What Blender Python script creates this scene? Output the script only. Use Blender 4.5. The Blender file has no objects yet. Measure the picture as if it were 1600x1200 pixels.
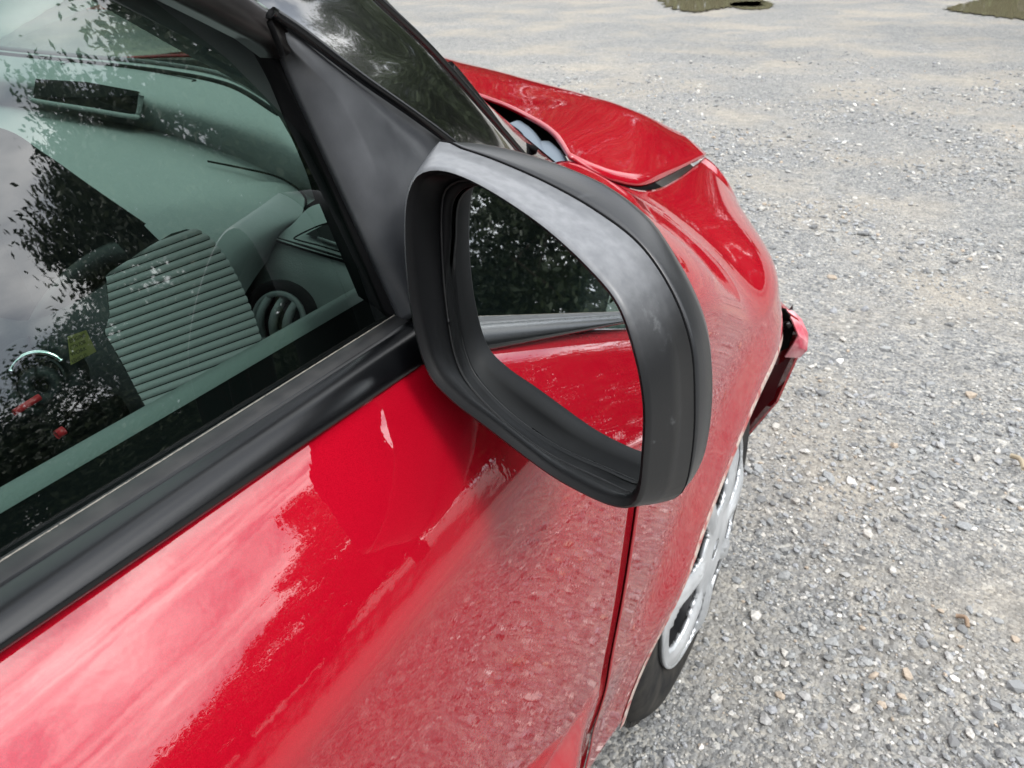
import bpy, bmesh, math, random
import numpy as np
from mathutils import Vector, Matrix
R = math.radians
random.seed(7); rng = np.random.default_rng(7)
scene = bpy.context.scene
COL = scene.collection

# ------------------------------------------------------------------ camera
CAM = Vector((0.2137, -0.2665, 1.0892)); YAW, PITCH, ROLL, FPX = 0.52148, 0.53139, -0.02565, 1206.85
fw = Vector((-math.sin(YAW)*math.cos(PITCH), math.cos(YAW)*math.cos(PITCH), -math.sin(PITCH)))
r0 = Vector((math.cos(YAW), math.sin(YAW), 0)); u0 = r0.cross(fw)
rt = r0*math.cos(ROLL)+u0*math.sin(ROLL); up = -r0*math.sin(ROLL)+u0*math.cos(ROLL)
cd = bpy.data.cameras.new('camera'); cam = bpy.data.objects.new('camera', cd); COL.objects.link(cam)
m = Matrix((rt, up, -fw)).transposed().to_4x4(); m.translation = CAM; cam.matrix_world = m
cd.sensor_width = 36; cd.lens = 36*FPX/1600; cd.clip_start = .01; cd.clip_end = 500
cd.dof.use_dof = True; cd.dof.focus_distance = .38; cd.dof.aperture_fstop = 32.0
scene.camera = cam

# ------------------------------------------------------------------ world, sun, exposure
SUN_EL, SUN_AZ = 48, 102        # azimuth measured from +y towards +x
w = bpy.data.worlds.new('World'); scene.world = w; w.use_nodes = True
nt = w.node_tree; nt.nodes.clear()
def nn(tree, typ, **kw):
    n = tree.nodes.new(typ)
    for k, v in kw.items(): setattr(n, k, v)
    return n
wo = nn(nt, 'ShaderNodeOutputWorld'); bg = nn(nt, 'ShaderNodeBackground'); bg.inputs[1].default_value = .12
sky = nn(nt, 'ShaderNodeTexSky', sky_type='NISHITA', sun_disc=False, sun_elevation=R(SUN_EL), sun_rotation=R(SUN_AZ))
tc = nn(nt, 'ShaderNodeTexCoord'); mp = nn(nt, 'ShaderNodeMapping'); mp.inputs['Scale'].default_value = (1.6, 1.6, 3.2); mp.inputs['Location'].default_value=(.3,.9,0)
nz = nn(nt, 'ShaderNodeTexNoise'); nz.inputs['Scale'].default_value = 2.2; nz.inputs['Detail'].default_value = 8; nz.inputs['Roughness'].default_value = .55; nz.inputs['Distortion'].default_value=.4
cr = nn(nt, 'ShaderNodeValToRGB'); cr.color_ramp.elements[0].position = .30; cr.color_ramp.elements[1].position = .50
cr.color_ramp.elements[0].color = (.62,.62,.62,1); cr.color_ramp.elements[1].color = (1,1,1,1)
nz2 = nn(nt, 'ShaderNodeTexNoise'); nz2.inputs['Scale'].default_value = 3.1; nz2.inputs['Detail'].default_value = 6
cr2 = nn(nt, 'ShaderNodeValToRGB'); cr2.color_ramp.elements[0].position = .38; cr2.color_ramp.elements[1].position = .66
cr2.color_ramp.elements[0].color = (5.0,5.5,6.3,1); cr2.color_ramp.elements[1].color = (16,16,15.8,1)
mx = nn(nt, 'ShaderNodeMixRGB')
L = nt.links.new
L(tc.outputs['Generated'], mp.inputs[0]); L(mp.outputs[0], nz.inputs[0]); L(mp.outputs[0], nz2.inputs[0])
L(nz.outputs[0], cr.inputs[0]); L(nz2.outputs[0], cr2.inputs[0])
L(cr.outputs[0], mx.inputs[0]); L(sky.outputs[0], mx.inputs[1]); L(cr2.outputs[0], mx.inputs[2])
vm = nn(nt, 'ShaderNodeVectorMath', operation='DOT_PRODUCT'); vm.inputs[1].default_value = (math.sin(R(SUN_AZ))*math.cos(R(SUN_EL)), math.cos(R(SUN_AZ))*math.cos(R(SUN_EL)), math.sin(R(SUN_EL)))
nv = nn(nt, 'ShaderNodeVectorMath', operation='NORMALIZE'); ck = nn(nt, 'ShaderNodeMath', operation='MAXIMUM'); ck.inputs[1].default_value = 0
pw0 = nn(nt, 'ShaderNodeMath', operation='POWER'); pw0.inputs[1].default_value = 3; gl0 = nn(nt, 'ShaderNodeMath', operation='MULTIPLY_ADD'); gl0.inputs[1].default_value = 1.1; gl0.inputs[2].default_value = .85
gm0 = nn(nt, 'ShaderNodeVectorMath', operation='SCALE')       # thin cloud scatters forward: brighter towards the veiled sun
L(tc.outputs['Generated'], nv.inputs[0]); L(nv.outputs[0], vm.inputs[0]); L(vm.outputs['Value'], ck.inputs[0]); L(ck.outputs[0], pw0.inputs[0]); L(pw0.outputs[0], gl0.inputs[0])
L(mx.outputs[0], gm0.inputs[0]); L(gl0.outputs[0], gm0.inputs['Scale']); L(gm0.outputs[0], bg.inputs[0]); L(bg.outputs[0], wo.inputs[0])
sd = bpy.data.lights.new('sun', 'SUN'); sd.energy = 1.1; sd.angle = R(14); sd.color = (1,.97,.92)
so = bpy.data.objects.new('sun', sd); COL.objects.link(so)
sv = Vector((math.sin(R(SUN_AZ))*math.cos(R(SUN_EL)), math.cos(R(SUN_AZ))*math.cos(R(SUN_EL)), math.sin(R(SUN_EL))))
so.rotation_euler = sv.to_track_quat('Z', 'Y').to_euler()
vs = scene.view_settings; vs.view_transform = 'Standard'; vs.look = 'None'; vs.exposure = .80; vs.gamma = 1; vs.use_curve_mapping = False
scene.render.engine = 'CYCLES'
scene.cycles.max_bounces = 12; scene.cycles.transparent_max_bounces = 24; scene.cycles.glossy_bounces = 6; scene.cycles.caustics_reflective = False; scene.cycles.caustics_refractive = False

# ------------------------------------------------------------------ measuring helpers (a sight line from the tripod point to a known plane)
def sight(px, py): return fw + rt*((px-800)/FPX) + up*((600-py)/FPX)
def on(px, py, ax, v):
    d = sight(px, py); return CAM + d*((v-CAM[ax])/d[ax])
TUM = .33
def side(px, py, c=0.0, k=TUM):           # plane of the side glass: x + k (z-.93) = c
    d = sight(px, py); n = Vector((1, 0, k)); t = (c + k*.93 - n.dot(CAM))/n.dot(d); return CAM + d*t

# ------------------------------------------------------------------ materials
def mat(name, col=(.5,.5,.5), rough=.5, metal=0, **kw):
    m = bpy.data.materials.new(name); m.use_nodes = True; b = m.node_tree.nodes['Principled BSDF']
    b.inputs['Base Color'].default_value = (*col, 1); b.inputs['Roughness'].default_value = rough; b.inputs['Metallic'].default_value = metal
    for k, v in kw.items(): b.inputs[k.replace('_', ' ')].default_value = v
    return m
def noise_mix(m, a, b, scale, lo=.4, hi=.6, detail=4, target='Base Color', coord='Object', dist=0):
    t = m.node_tree; p = t.nodes['Principled BSDF']
    c = nn(t, 'ShaderNodeTexCoord'); n = nn(t, 'ShaderNodeTexNoise'); n.inputs['Scale'].default_value = scale; n.inputs['Detail'].default_value = detail; n.inputs['Distortion'].default_value = dist
    r = nn(t, 'ShaderNodeValToRGB'); r.color_ramp.elements[0].position = lo; r.color_ramp.elements[1].position = hi
    if isinstance(a, (int, float)): a, b = (a,)*3, (b,)*3
    r.color_ramp.elements[0].color = (*a, 1); r.color_ramp.elements[1].color = (*b, 1)
    t.links.new(c.outputs[coord], n.inputs[0]); t.links.new(n.outputs[0], r.inputs[0]); t.links.new(r.outputs[0], p.inputs[target]); return r
def bump(m, scale, strength, dist=.001, kind='noise', detail=3):
    t = m.node_tree; p = t.nodes['Principled BSDF']; c = nn(t, 'ShaderNodeTexCoord')
    if kind == 'noise': n = nn(t, 'ShaderNodeTexNoise'); n.inputs['Detail'].default_value = detail; out = 0
    else: n = nn(t, 'ShaderNodeTexVoronoi'); out = 0
    n.inputs['Scale'].default_value = scale
    b = nn(t, 'ShaderNodeBump'); b.inputs['Strength'].default_value = strength; b.inputs['Distance'].default_value = dist
    t.links.new(c.outputs['Object'], n.inputs[0]); t.links.new(n.outputs[out], b.inputs['Height']); t.links.new(b.outputs[0], p.inputs['Normal'])

PAINT = mat('car_paint', (.50,.006,.018), .5, .08, Coat_Weight=1, Coat_Roughness=.015, Coat_IOR=1.85, Specular_IOR_Level=0.0)
def paint_detail():
    t = PAINT.node_tree; p = t.nodes['Principled BSDF']; c = nn(t, 'ShaderNodeTexCoord')
    fl = nn(t, 'ShaderNodeTexNoise'); fl.inputs['Scale'].default_value = 2600; fl.inputs['Detail'].default_value = 1
    r = nn(t, 'ShaderNodeValToRGB'); r.color_ramp.elements[0].position = .35; r.color_ramp.elements[1].position = .7
    r.color_ramp.elements[0].color = (.30,.0016,.0095,1); r.color_ramp.elements[1].color = (.40,.0034,.016,1)
    # road dust, thicker on the lower half of the panels, in streaky patches
    sx = nn(t, 'ShaderNodeSeparateXYZ'); mr = nn(t, 'ShaderNodeMapRange'); mr.inputs['From Min'].default_value = .80; mr.inputs['From Max'].default_value = .40
    d1 = nn(t, 'ShaderNodeTexNoise'); d1.inputs['Scale'].default_value = 38; d1.inputs['Detail'].default_value = 6; d1.inputs['Roughness'].default_value = .65
    rr = nn(t, 'ShaderNodeValToRGB'); rr.color_ramp.elements[0].position = .38; rr.color_ramp.elements[1].position = .82
    mu = nn(t, 'ShaderNodeMath', operation='MULTIPLY'); mu2 = nn(t, 'ShaderNodeMath', operation='MULTIPLY'); mu2.inputs[1].default_value = .34
    mixc = nn(t, 'ShaderNodeMixRGB'); mixc.inputs[2].default_value = (.34,.20,.17,1)
    k = t.links.new
    k(c.outputs['Object'], fl.inputs[0]); k(fl.outputs[0], r.inputs[0]); k(c.outputs['Object'], sx.inputs[0]); k(sx.outputs['Z'], mr.inputs['Value'])
    k(c.outputs['Object'], d1.inputs[0]); k(d1.outputs[0], rr.inputs[0]); k(rr.outputs[0], mu.inputs[0]); k(mr.outputs[0], mu.inputs[1]); k(mu.outputs[0], mu2.inputs[0])
    k(mu2.outputs[0], mixc.inputs[0]); k(r.outputs[0], mixc.inputs[1]); k(mixc.outputs[0], p.inputs['Base Color'])
    inv = nn(t, 'ShaderNodeMath', operation='MULTIPLY_ADD'); inv.inputs[1].default_value = .16; inv.inputs[2].default_value = .006
    k(mu2.outputs[0], inv.inputs[0]); k(inv.outputs[0], p.inputs['Coat Roughness'])
    # orange peel
    op = nn(t, 'ShaderNodeTexNoise'); op.inputs['Scale'].default_value = 130; b = nn(t, 'ShaderNodeBump'); b.inputs['Strength'].default_value = .12; b.inputs['Distance'].default_value = .0004
    k(c.outputs['Object'], op.inputs[0]); k(op.outputs[0], b.inputs['Height']); k(b.outputs[0], p.inputs['Coat Normal'])
paint_detail()
PLASTIC = mat('black_plastic', (.0035,.0037,.0043), .5, 0, Specular_IOR_Level=.16); noise_mix(PLASTIC, .42, .6, 25, .35, .7, target='Roughness'); bump(PLASTIC, 1500, .25, .00004)
CAPM = mat('grey_black_plastic', (.03,.03,.03), .30, 0, Specular_IOR_Level=.42, Coat_Weight=.0); bump(CAPM, 900, .3, .0001)
def scuffs(m, base, scuff, scale=60, lo=.62, hi=.68):
    noise_mix(m, base, scuff, scale, lo, hi, detail=8, dist=1.2)
scuffs(CAPM, (.022,.023,.025), (.09,.095,.10), 22, .66, .80)
FRAME = mat('pale_topped_plastic', (.03,.03,.03), .36, 0, Specular_IOR_Level=.45); bump(FRAME, 900, .3, .0001)
def pale_top():                                   # upper part of the mirror frame turns patchily paler grey with height
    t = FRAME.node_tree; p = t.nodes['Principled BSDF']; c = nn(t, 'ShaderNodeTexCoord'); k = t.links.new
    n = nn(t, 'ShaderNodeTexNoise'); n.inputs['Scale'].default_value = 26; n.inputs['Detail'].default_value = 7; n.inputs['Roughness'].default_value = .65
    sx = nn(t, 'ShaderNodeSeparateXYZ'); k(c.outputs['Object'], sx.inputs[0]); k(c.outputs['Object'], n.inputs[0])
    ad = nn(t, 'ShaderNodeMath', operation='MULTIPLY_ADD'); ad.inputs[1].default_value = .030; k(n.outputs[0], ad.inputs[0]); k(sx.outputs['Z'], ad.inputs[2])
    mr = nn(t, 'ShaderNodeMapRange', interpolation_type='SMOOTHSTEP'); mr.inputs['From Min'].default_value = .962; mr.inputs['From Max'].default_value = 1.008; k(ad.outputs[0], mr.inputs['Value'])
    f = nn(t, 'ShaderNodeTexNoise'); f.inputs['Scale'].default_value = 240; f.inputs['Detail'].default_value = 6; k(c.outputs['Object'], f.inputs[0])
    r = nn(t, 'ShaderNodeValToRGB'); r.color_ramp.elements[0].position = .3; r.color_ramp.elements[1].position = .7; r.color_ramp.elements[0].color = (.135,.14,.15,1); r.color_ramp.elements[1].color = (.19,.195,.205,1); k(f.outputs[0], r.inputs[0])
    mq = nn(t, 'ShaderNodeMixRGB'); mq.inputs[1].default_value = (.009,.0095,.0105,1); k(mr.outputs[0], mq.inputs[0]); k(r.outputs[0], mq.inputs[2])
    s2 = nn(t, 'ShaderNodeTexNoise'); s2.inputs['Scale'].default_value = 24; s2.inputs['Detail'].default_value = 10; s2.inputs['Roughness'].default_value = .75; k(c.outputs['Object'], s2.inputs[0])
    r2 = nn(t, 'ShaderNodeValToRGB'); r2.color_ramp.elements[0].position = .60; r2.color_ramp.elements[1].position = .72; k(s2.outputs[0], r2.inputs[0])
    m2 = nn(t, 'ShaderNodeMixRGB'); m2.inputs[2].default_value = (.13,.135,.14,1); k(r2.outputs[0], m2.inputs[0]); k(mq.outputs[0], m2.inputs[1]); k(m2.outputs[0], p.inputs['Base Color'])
pale_top()
SAIL = mat('weathered_plastic', (.07,.074,.08), .33); noise_mix(SAIL, (.032,.034,.038), (.072,.075,.081), 30, .35, .7, 8); bump(SAIL, 900, .3, .00010)
RUB = mat('rubber_trim', (.003,.0033,.004), .26, 0, Specular_IOR_Level=.5); bump(RUB, 600, .2, .00008)
DUSTY = mat('dusty_rubber', (.05,.05,.055), .5); noise_mix(DUSTY, (.005,.0052,.006), (.022,.0215,.021), 90, .4, .75, 8)
DUST = mat('dried_dust', (.21,.195,.17), .95)
GBLACK = mat('gloss_black', (.004,.004,.005), .12, 0, Coat_Weight=1, Coat_Roughness=.03); bump(GBLACK, 12, .05, .002)
MATTE = mat('matte_black', (.004,.004,.0045), .8, 0, Specular_IOR_Level=.1)
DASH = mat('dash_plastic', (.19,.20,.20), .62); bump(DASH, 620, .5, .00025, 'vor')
DASHD = mat('shaded_dash_plastic', (.012,.013,.016), .6, 0, Specular_IOR_Level=.3); bump(DASHD, 620, .4, .0002, 'vor')
STRIPE_REFL = mat('stripe_reflection_grey', (.27,.25,.262), .7)  # colour of the striped glass reflection, given to modelled strips
SILVER = mat('hubcap_silver', (.62,.64,.66), .38, .55); noise_mix(SILVER, (.5,.52,.54), (.72,.74,.76), 18, .35, .65)
SCRAPE = mat('scraped_white', (.85,.85,.85), .6)
STEEL = mat('dark_steel', (.02,.02,.022), .5, .5)
TYRE = mat('tyre_rubber', (.028,.028,.029), .8, 0, Specular_IOR_Level=.25); noise_mix(TYRE, (.012,.012,.0125), (.05,.046,.04), 25, .4, .75, 6)
BLUEG = mat('blue_grey_metal', (.10,.13,.16), .5)
WHITE = mat('headlight_plastic', (.8,.8,.76), .2)
YEL = mat('sticker_yellow', (.30,.25,.09), .6); INK = mat('sticker_ink', (.03,.03,.025), .7)
REDP = mat('red_plastic', (.45,.02,.03), .4)
CHROME = mat('chrome', (.75,.78,.78), .1, 1)
FABRIC = mat('seat_fabric', (.05,.05,.055), .95); bump(FABRIC, 400, .5, .001)
MIRR = bpy.data.materials.new('mirror_surface'); MIRR.use_nodes = True; b = MIRR.node_tree.nodes['Principled BSDF']
b.inputs['Base Color'].default_value = (.80,.83,.84,1); b.inputs['Metallic'].default_value = 1; b.inputs['Roughness'].default_value = .003
def glass(name, tint, k=1.7):
    g = bpy.data.materials.new(name); g.use_nodes = True; t = g.node_tree; t.nodes.clear()
    o = nn(t, 'ShaderNodeOutputMaterial'); tr = nn(t, 'ShaderNodeBsdfTransparent'); tr.inputs[0].default_value = (*tint, 1)
    gl = nn(t, 'ShaderNodeBsdfGlossy'); gl.inputs['Roughness'].default_value = .002; gl.inputs[0].default_value = (1,1,1,1)
    fr = nn(t, 'ShaderNodeFresnel'); gm = nn(t, 'ShaderNodeNewGeometry'); e1 = nn(t, 'ShaderNodeMath', operation='MULTIPLY_ADD'); e1.inputs[1].default_value = -2; e1.inputs[2].default_value = 1
    pw = nn(t, 'ShaderNodeMath', operation='POWER'); pw.inputs[0].default_value = 1.52; t.links.new(gm.outputs['Backfacing'], e1.inputs[0]); t.links.new(e1.outputs[0], pw.inputs[1]); t.links.new(pw.outputs[0], fr.inputs[0])   # same pane seen from either side
    mu = nn(t, 'ShaderNodeMath', operation='MULTIPLY', use_clamp=True); mu.inputs[1].default_value = k
    ms = nn(t, 'ShaderNodeMixShader')
    t.links.new(fr.outputs[0], mu.inputs[0]); t.links.new(mu.outputs[0], ms.inputs[0]); t.links.new(tr.outputs[0], ms.inputs[1]); t.links.new(gl.outputs[0], ms.inputs[2]); t.links.new(ms.outputs[0], o.inputs[0])
    return g
GLASS = glass('tinted_glass', (.48,.62,.57), 2.5); WSGLASS = glass('windscreen_glass', (.72,.85,.78), 1.5)

# ------------------------------------------------------------------ mesh helpers
def mesh(name, vs, fs, mt, parent=None, smooth=True):
    me = bpy.data.meshes.new(name); me.from_pydata([tuple(v) for v in vs], [], fs); me.update()
    if mt: me.materials.append(mt)
    if smooth: me.polygons.foreach_set('use_smooth', [True]*len(me.polygons))
    o = bpy.data.objects.new(name, me); COL.objects.link(o)
    if parent: o.parent = parent
    return o
def fix_normals(o):
    bm = bmesh.new(); bm.from_mesh(o.data); bmesh.ops.remove_doubles(bm, verts=bm.verts, dist=1e-6); bmesh.ops.recalc_face_normals(bm, faces=bm.faces); bm.to_mesh(o.data); bm.free(); return o
def thick(o, t, off=-1):
    md = o.modifiers.new('thickness', 'SOLIDIFY'); md.thickness = t; md.offset = off; return o
def bevel(o, wd, seg=2, ang=35):
    md = o.modifiers.new('bevel', 'BEVEL'); md.width = wd; md.segments = seg; md.limit_method = 'ANGLE'; md.angle_limit = R(ang); return o
def cr1(P, t):              # Catmull-Rom through P, t in 0..1
    n = len(P)-1; s = min(max(t, 0), 1)*n; i = min(int(s), n-1); f = s-i
    p0 = P[i-1] if i > 0 else P[0]*2-P[1]; p1 = P[i]; p2 = P[i+1]; p3 = P[i+2] if i+2 <= n else P[n]*2-P[n-1]
    return (p1*2 + (p2-p0)*f + (p0*2-p1*5+p2*4-p3)*f*f + (p1*3-p0-p2*3+p3)*f**3)*.5
def curve(P, n): return [cr1(P, i/(n-1)) for i in range(n)]
def gridmesh(name, rows, mt, parent=None, smooth=True, flip=False):
    nu, nv = len(rows), len(rows[0]); vs = [p for r in rows for p in r]
    fs = [(i*nv+j, i*nv+j+1, (i+1)*nv+j+1, (i+1)*nv+j) for i in range(nu-1) for j in range(nv-1)]
    if flip: fs = [f[::-1] for f in fs]
    return mesh(name, vs, fs, mt, parent, smooth)
def patch(name, rows, mt, parent=None, nu=24, nv=32, flip=False):   # smooth surface through a net of points
    rr = [curve(r, nv) for r in rows]; cols = [curve([r[j] for r in rr], nu) for j in range(nv)]
    return gridmesh(name, [[cols[j][i] for j in range(nv)] for i in range(nu)], mt, parent, True, flip)
def sweep(name, path, prof, mt, parent=None, upv=Vector((0,0,1)), cap=True):  # prof: (a,b) in (side, up)
    rows = []
    for i, p in enumerate(path):
        t = (path[min(i+1, len(path)-1)]-path[max(i-1, 0)]).normalized(); s = t.cross(upv).normalized(); u = s.cross(t)
        rows.append([p + s*a + u*b for a, b in prof])
    n = len(prof); vs = [q for r in rows for q in r]
    fs = [(i*n+j, i*n+(j+1) % n, (i+1)*n+(j+1) % n, (i+1)*n+j) for i in range(len(rows)-1) for j in range(n)]
    if cap: fs += [tuple(range(n)), tuple(range((len(rows)-1)*n, len(rows)*n))[::-1]]
    return mesh(name, vs, fs, mt, parent)
def tube(name, path, r, mt, parent=None, n=10): return sweep(name, path, [(r*math.cos(2*math.pi*k/n), r*math.sin(2*math.pi*k/n)) for k in range(n)], mt, parent)
def box(name, lo, hi, mt, parent=None, bv=.004):
    x0,y0,z0 = lo; x1,y1,z1 = hi
    vs = [(x,y,z) for x in (x0,x1) for y in (y0,y1) for z in (z0,z1)]
    o = mesh(name, vs, [(0,1,3,2),(4,6,7,5),(0,4,5,1),(2,3,7,6),(0,2,6,4),(1,5,7,3)], mt, parent, False)
    if bv: bevel(o, bv, 2)
    return o
def revolve(name, prof, mt, parent=None, n=64, axis='x'):   # prof: (r, h)
    vs = []; k = len(prof)
    for i in range(n):
        a = 2*math.pi*i/n
        for r, h in prof: vs.append((h, r*math.cos(a), r*math.sin(a)))
    fs = [(i*k+j, ((i+1) % n)*k+j, ((i+1) % n)*k+j+1, i*k+j+1) for i in range(n) for j in range(k-1)]
    return mesh(name, vs, fs, mt, parent)
def empty(name, loc=(0,0,0), parent=None):
    o = bpy.data.objects.new(name, None); COL.objects.link(o); o.location = loc; o.empty_display_size = .2
    if parent: o.parent = parent
    return o
def tag(o, label=None, cat=None, group=None, kind=None):
    for k, v in (('label', label), ('category', cat), ('group', group), ('kind', kind)):
        if v: o[k] = v
    return o
def pch(K, z):              # monotone-ish cubic through (z, x) knots
    K = sorted(K)
    if z <= K[0][0]: return K[0][1]
    if z >= K[-1][0]: return K[-1][1]
    for i in range(len(K)-1):
        if K[i][0] <= z <= K[i+1][0]: break
    def sl(i):
        if i == 0 or i == len(K)-1:
            j = 0 if i == 0 else i-1; return (K[j+1][1]-K[j][1])/(K[j+1][0]-K[j][0])
        return (K[i+1][1]-K[i-1][1])/(K[i+1][0]-K[i-1][0])
    h = K[i+1][0]-K[i][0]; t = (z-K[i][0])/h; a, bb = K[i][1], K[i+1][1]; ma, mb = sl(i)*h, sl(i+1)*h
    return a*(2*t**3-3*t*t+1)+ma*(t**3-2*t*t+t)+bb*(3*t*t-2*t**3)+mb*(t**3-t*t)
def sst(a, b, x):
    t = min(max((x-a)/(b-a), 0), 1); return t*t*(3-2*t)

# ------------------------------------------------------------------ GROUND
GRAV = mat('gravel_ground', (.3,.3,.3), .95)
def gravel_material():
    t = GRAV.node_tree; p = t.nodes['Principled BSDF']; k = t.links.new
    c = nn(t, 'ShaderNodeTexCoord')
    def vor(s):
        v = nn(t, 'ShaderNodeTexVoronoi'); v.inputs['Scale'].default_value = s; k(c.outputs['Object'], v.inputs['Vector']); return v
    def noi(s, d=5, rg=.6):
        v = nn(t, 'ShaderNodeTexNoise'); v.inputs['Scale'].default_value = s; v.inputs['Detail'].default_value = d; v.inputs['Roughness'].default_value = rg; k(c.outputs['Object'], v.inputs['Vector']); return v
    def ramp(src, els):
        r = nn(t, 'ShaderNodeValToRGB'); e = r.color_ramp.elements
        while len(e) < len(els): e.new(.5)
        for q, (pos, colr) in zip(e, els): q.position = pos; q.color = (*colr, 1)
        k(src, r.inputs[0]); return r
    def mix(f, a, bq, typ='MIX'):
        mq = nn(t, 'ShaderNodeMixRGB', blend_type=typ)
        if isinstance(f, float): mq.inputs[0].default_value = f
        else: k(f, mq.inputs[0])
        k(a, mq.inputs[1]); k(bq, mq.inputs[2]); return mq
    v1, v2 = vor(95), vor(210)
    def rnd(v):
        s = nn(t, 'ShaderNodeSeparateColor'); k(v.outputs['Color'], s.inputs[0]); return s.outputs[0]
    stone = [(0,(.11,.115,.12)),(.35,(.24,.245,.25)),(.6,(.35,.355,.355)),(.8,(.40,.39,.365)),(.93,(.46,.44,.40)),(1,(.68,.67,.64))]
    c1 = ramp(rnd(v1), stone); c2 = ramp(rnd(v2), stone)
    sel = ramp(noi(14, 4).outputs[0], [(.42,(0,0,0)),(.55,(1,1,1))])
    st = mix(sel.outputs[0], c1.outputs[0], c2.outputs[0])
    sandc = ramp(noi(60, 6, .7).outputs[0], [(.3,(.33,.298,.25)),(.7,(.47,.43,.365))])
    big = ramp(noi(1.1, 7, .62).outputs[0], [(.46,(0,0,0)),(.62,(1,1,1))])
    half = nn(t, 'ShaderNodeMath', operation='MULTIPLY'); half.inputs[1].default_value = .62; k(big.outputs[0], half.inputs[0])
    sx = mix(half.outputs[0], st.outputs[0], sandc.outputs[0])
    tone = ramp(noi(.55, 5).outputs[0], [(.3,(.62,.625,.625)),(.7,(.87,.845,.81))])
    t2 = ramp(noi(16, 9, .8).outputs[0], [(.34,(.72,.725,.73)),(.5,(1.0,1.0,1.0)),(.66,(1.24,1.22,1.18))]); fin0 = mix(1.0, sx.outputs[0], t2.outputs[0], 'MULTIPLY'); fin = mix(1.0, fin0.outputs[0], tone.outputs[0], 'MULTIPLY'); k(fin.outputs[0], p.inputs['Base Color'])
    bm_ = nn(t, 'ShaderNodeBump'); bm_.inputs['Strength'].default_value = .8; bm_.inputs['Distance'].default_value = .006; bm_.invert = True
    b2 = nn(t, 'ShaderNodeBump'); b2.inputs['Strength'].default_value = .6; b2.inputs['Distance'].default_value = .003; b2.invert = True
    k(v1.outputs['Distance'], bm_.inputs['Height']); k(v2.outputs['Distance'], b2.inputs['Height']); k(bm_.outputs[0], b2.inputs['Normal']); k(b2.outputs[0], p.inputs['Normal'])
gravel_material()
def hgt(x, y):
    return .006*math.sin(3.1*x+1.3*y)+.005*math.sin(1.7*y-2.3*x+1)+.003*math.sin(7.3*x+5.1*y)-.006
def axis_pts(c, near, step):
    a = list(np.arange(-near, near+1e-6, step)); q = near; s = step
    while q < 160: s *= 1.45; q += s; a = [-q]+a+[q]
    return [c+v for v in a]
gx, gy = axis_pts(0, 4.5, .12), axis_pts(4, 6, .12)
def fall(x, y): return 1-sst(6, 14, math.hypot(x, y-4))
ground = gridmesh('ground', [[Vector((x, y, hgt(x, y)*fall(x, y))) for x in gx] for y in gy], GRAV, flip=True); tag(ground, kind='structure')

STONE = mat('loose_stone', (.3,.3,.3), .85)
def stone_material():
    t = STONE.node_tree; p = t.nodes['Principled BSDF']; k = t.links.new
    g = nn(t, 'ShaderNodeNewGeometry'); oi = nn(t, 'ShaderNodeObjectInfo'); ad = nn(t, 'ShaderNodeMath', operation='ADD'); frc = nn(t, 'ShaderNodeMath', operation='FRACT')
    k(g.outputs['Random Per Island'], ad.inputs[0]); k(oi.outputs['Random'], ad.inputs[1]); k(ad.outputs[0], frc.inputs[0])
    r = nn(t, 'ShaderNodeValToRGB'); e = r.color_ramp.elements; r.color_ramp.interpolation = 'CONSTANT'
    els = [(0,(.17,.175,.18)),(.14,(.25,.26,.27)),(.34,(.31,.32,.325)),(.52,(.35,.35,.35)),(.68,(.29,.30,.32)),(.80,(.43,.415,.39)),(.88,(.38,.32,.26)),(.91,(.48,.47,.45)),(.978,(.70,.69,.67))]
    while len(e) < len(els): e.new(.5)
    for q, (pos, colr) in zip(e, els): q.position = pos; q.color = (*colr, 1)
    k(frc.outputs[0], r.inputs[0])
    c = nn(t, 'ShaderNodeTexCoord'); n = nn(t, 'ShaderNodeTexNoise'); n.inputs['Scale'].default_value = 220; n.inputs['Detail'].default_value = 5
    rr = nn(t, 'ShaderNodeValToRGB'); rr.color_ramp.elements[0].color = (.76,.75,.735,1); rr.color_ramp.elements[1].color = (1.26,1.235,1.19,1); rr.color_ramp.elements[0].position = .3; rr.color_ramp.elements[1].position = .7
    mq = nn(t, 'ShaderNodeMixRGB', blend_type='MULTIPLY'); mq.inputs[0].default_value = 1
    k(c.outputs['Object'], n.inputs[0]); k(n.outputs[0], rr.inputs[0]); k(r.outputs[0], mq.inputs[1]); k(rr.outputs[0], mq.inputs[2]); k(mq.outputs[0], p.inputs['Base Color'])
stone_material()
bm = bmesh.new(); bmesh.ops.create_icosphere(bm, subdivisions=1, radius=1); ICO = np.array([v.co[:] for v in bm.verts]); ICF = np.array([[v.index for v in f.verts] for f in bm.faces]); bm.free()
bm = bmesh.new(); bmesh.ops.create_icosphere(bm, subdivisions=2, radius=1); ICO2 = np.array([v.co[:] for v in bm.verts]); ICF2 = [[v.index for v in f.verts] for f in bm.faces]; bm.free()
def cut_stone(V, ncut):                         # angular chippings: flatten against random planes
    V = V.copy()
    for _ in range(ncut):
        n = rng.normal(size=3); n /= np.linalg.norm(n); d = rng.uniform(.42, .8); h = V@n; o = h > d; V[o] -= np.outer(h[o]-d, n)
    return V
def seen(x, y):                                # part of the yard in front of the lens, with a margin
    q = Vector((x, y, 0))-CAM; z = q.dot(fw)
    if z < .2: return None
    return 800+FPX*q.dot(rt)/z, 600-FPX*q.dot(up)/z, z
proto_v = [cut_stone(ICO, 6) for _ in range(40)]
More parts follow.
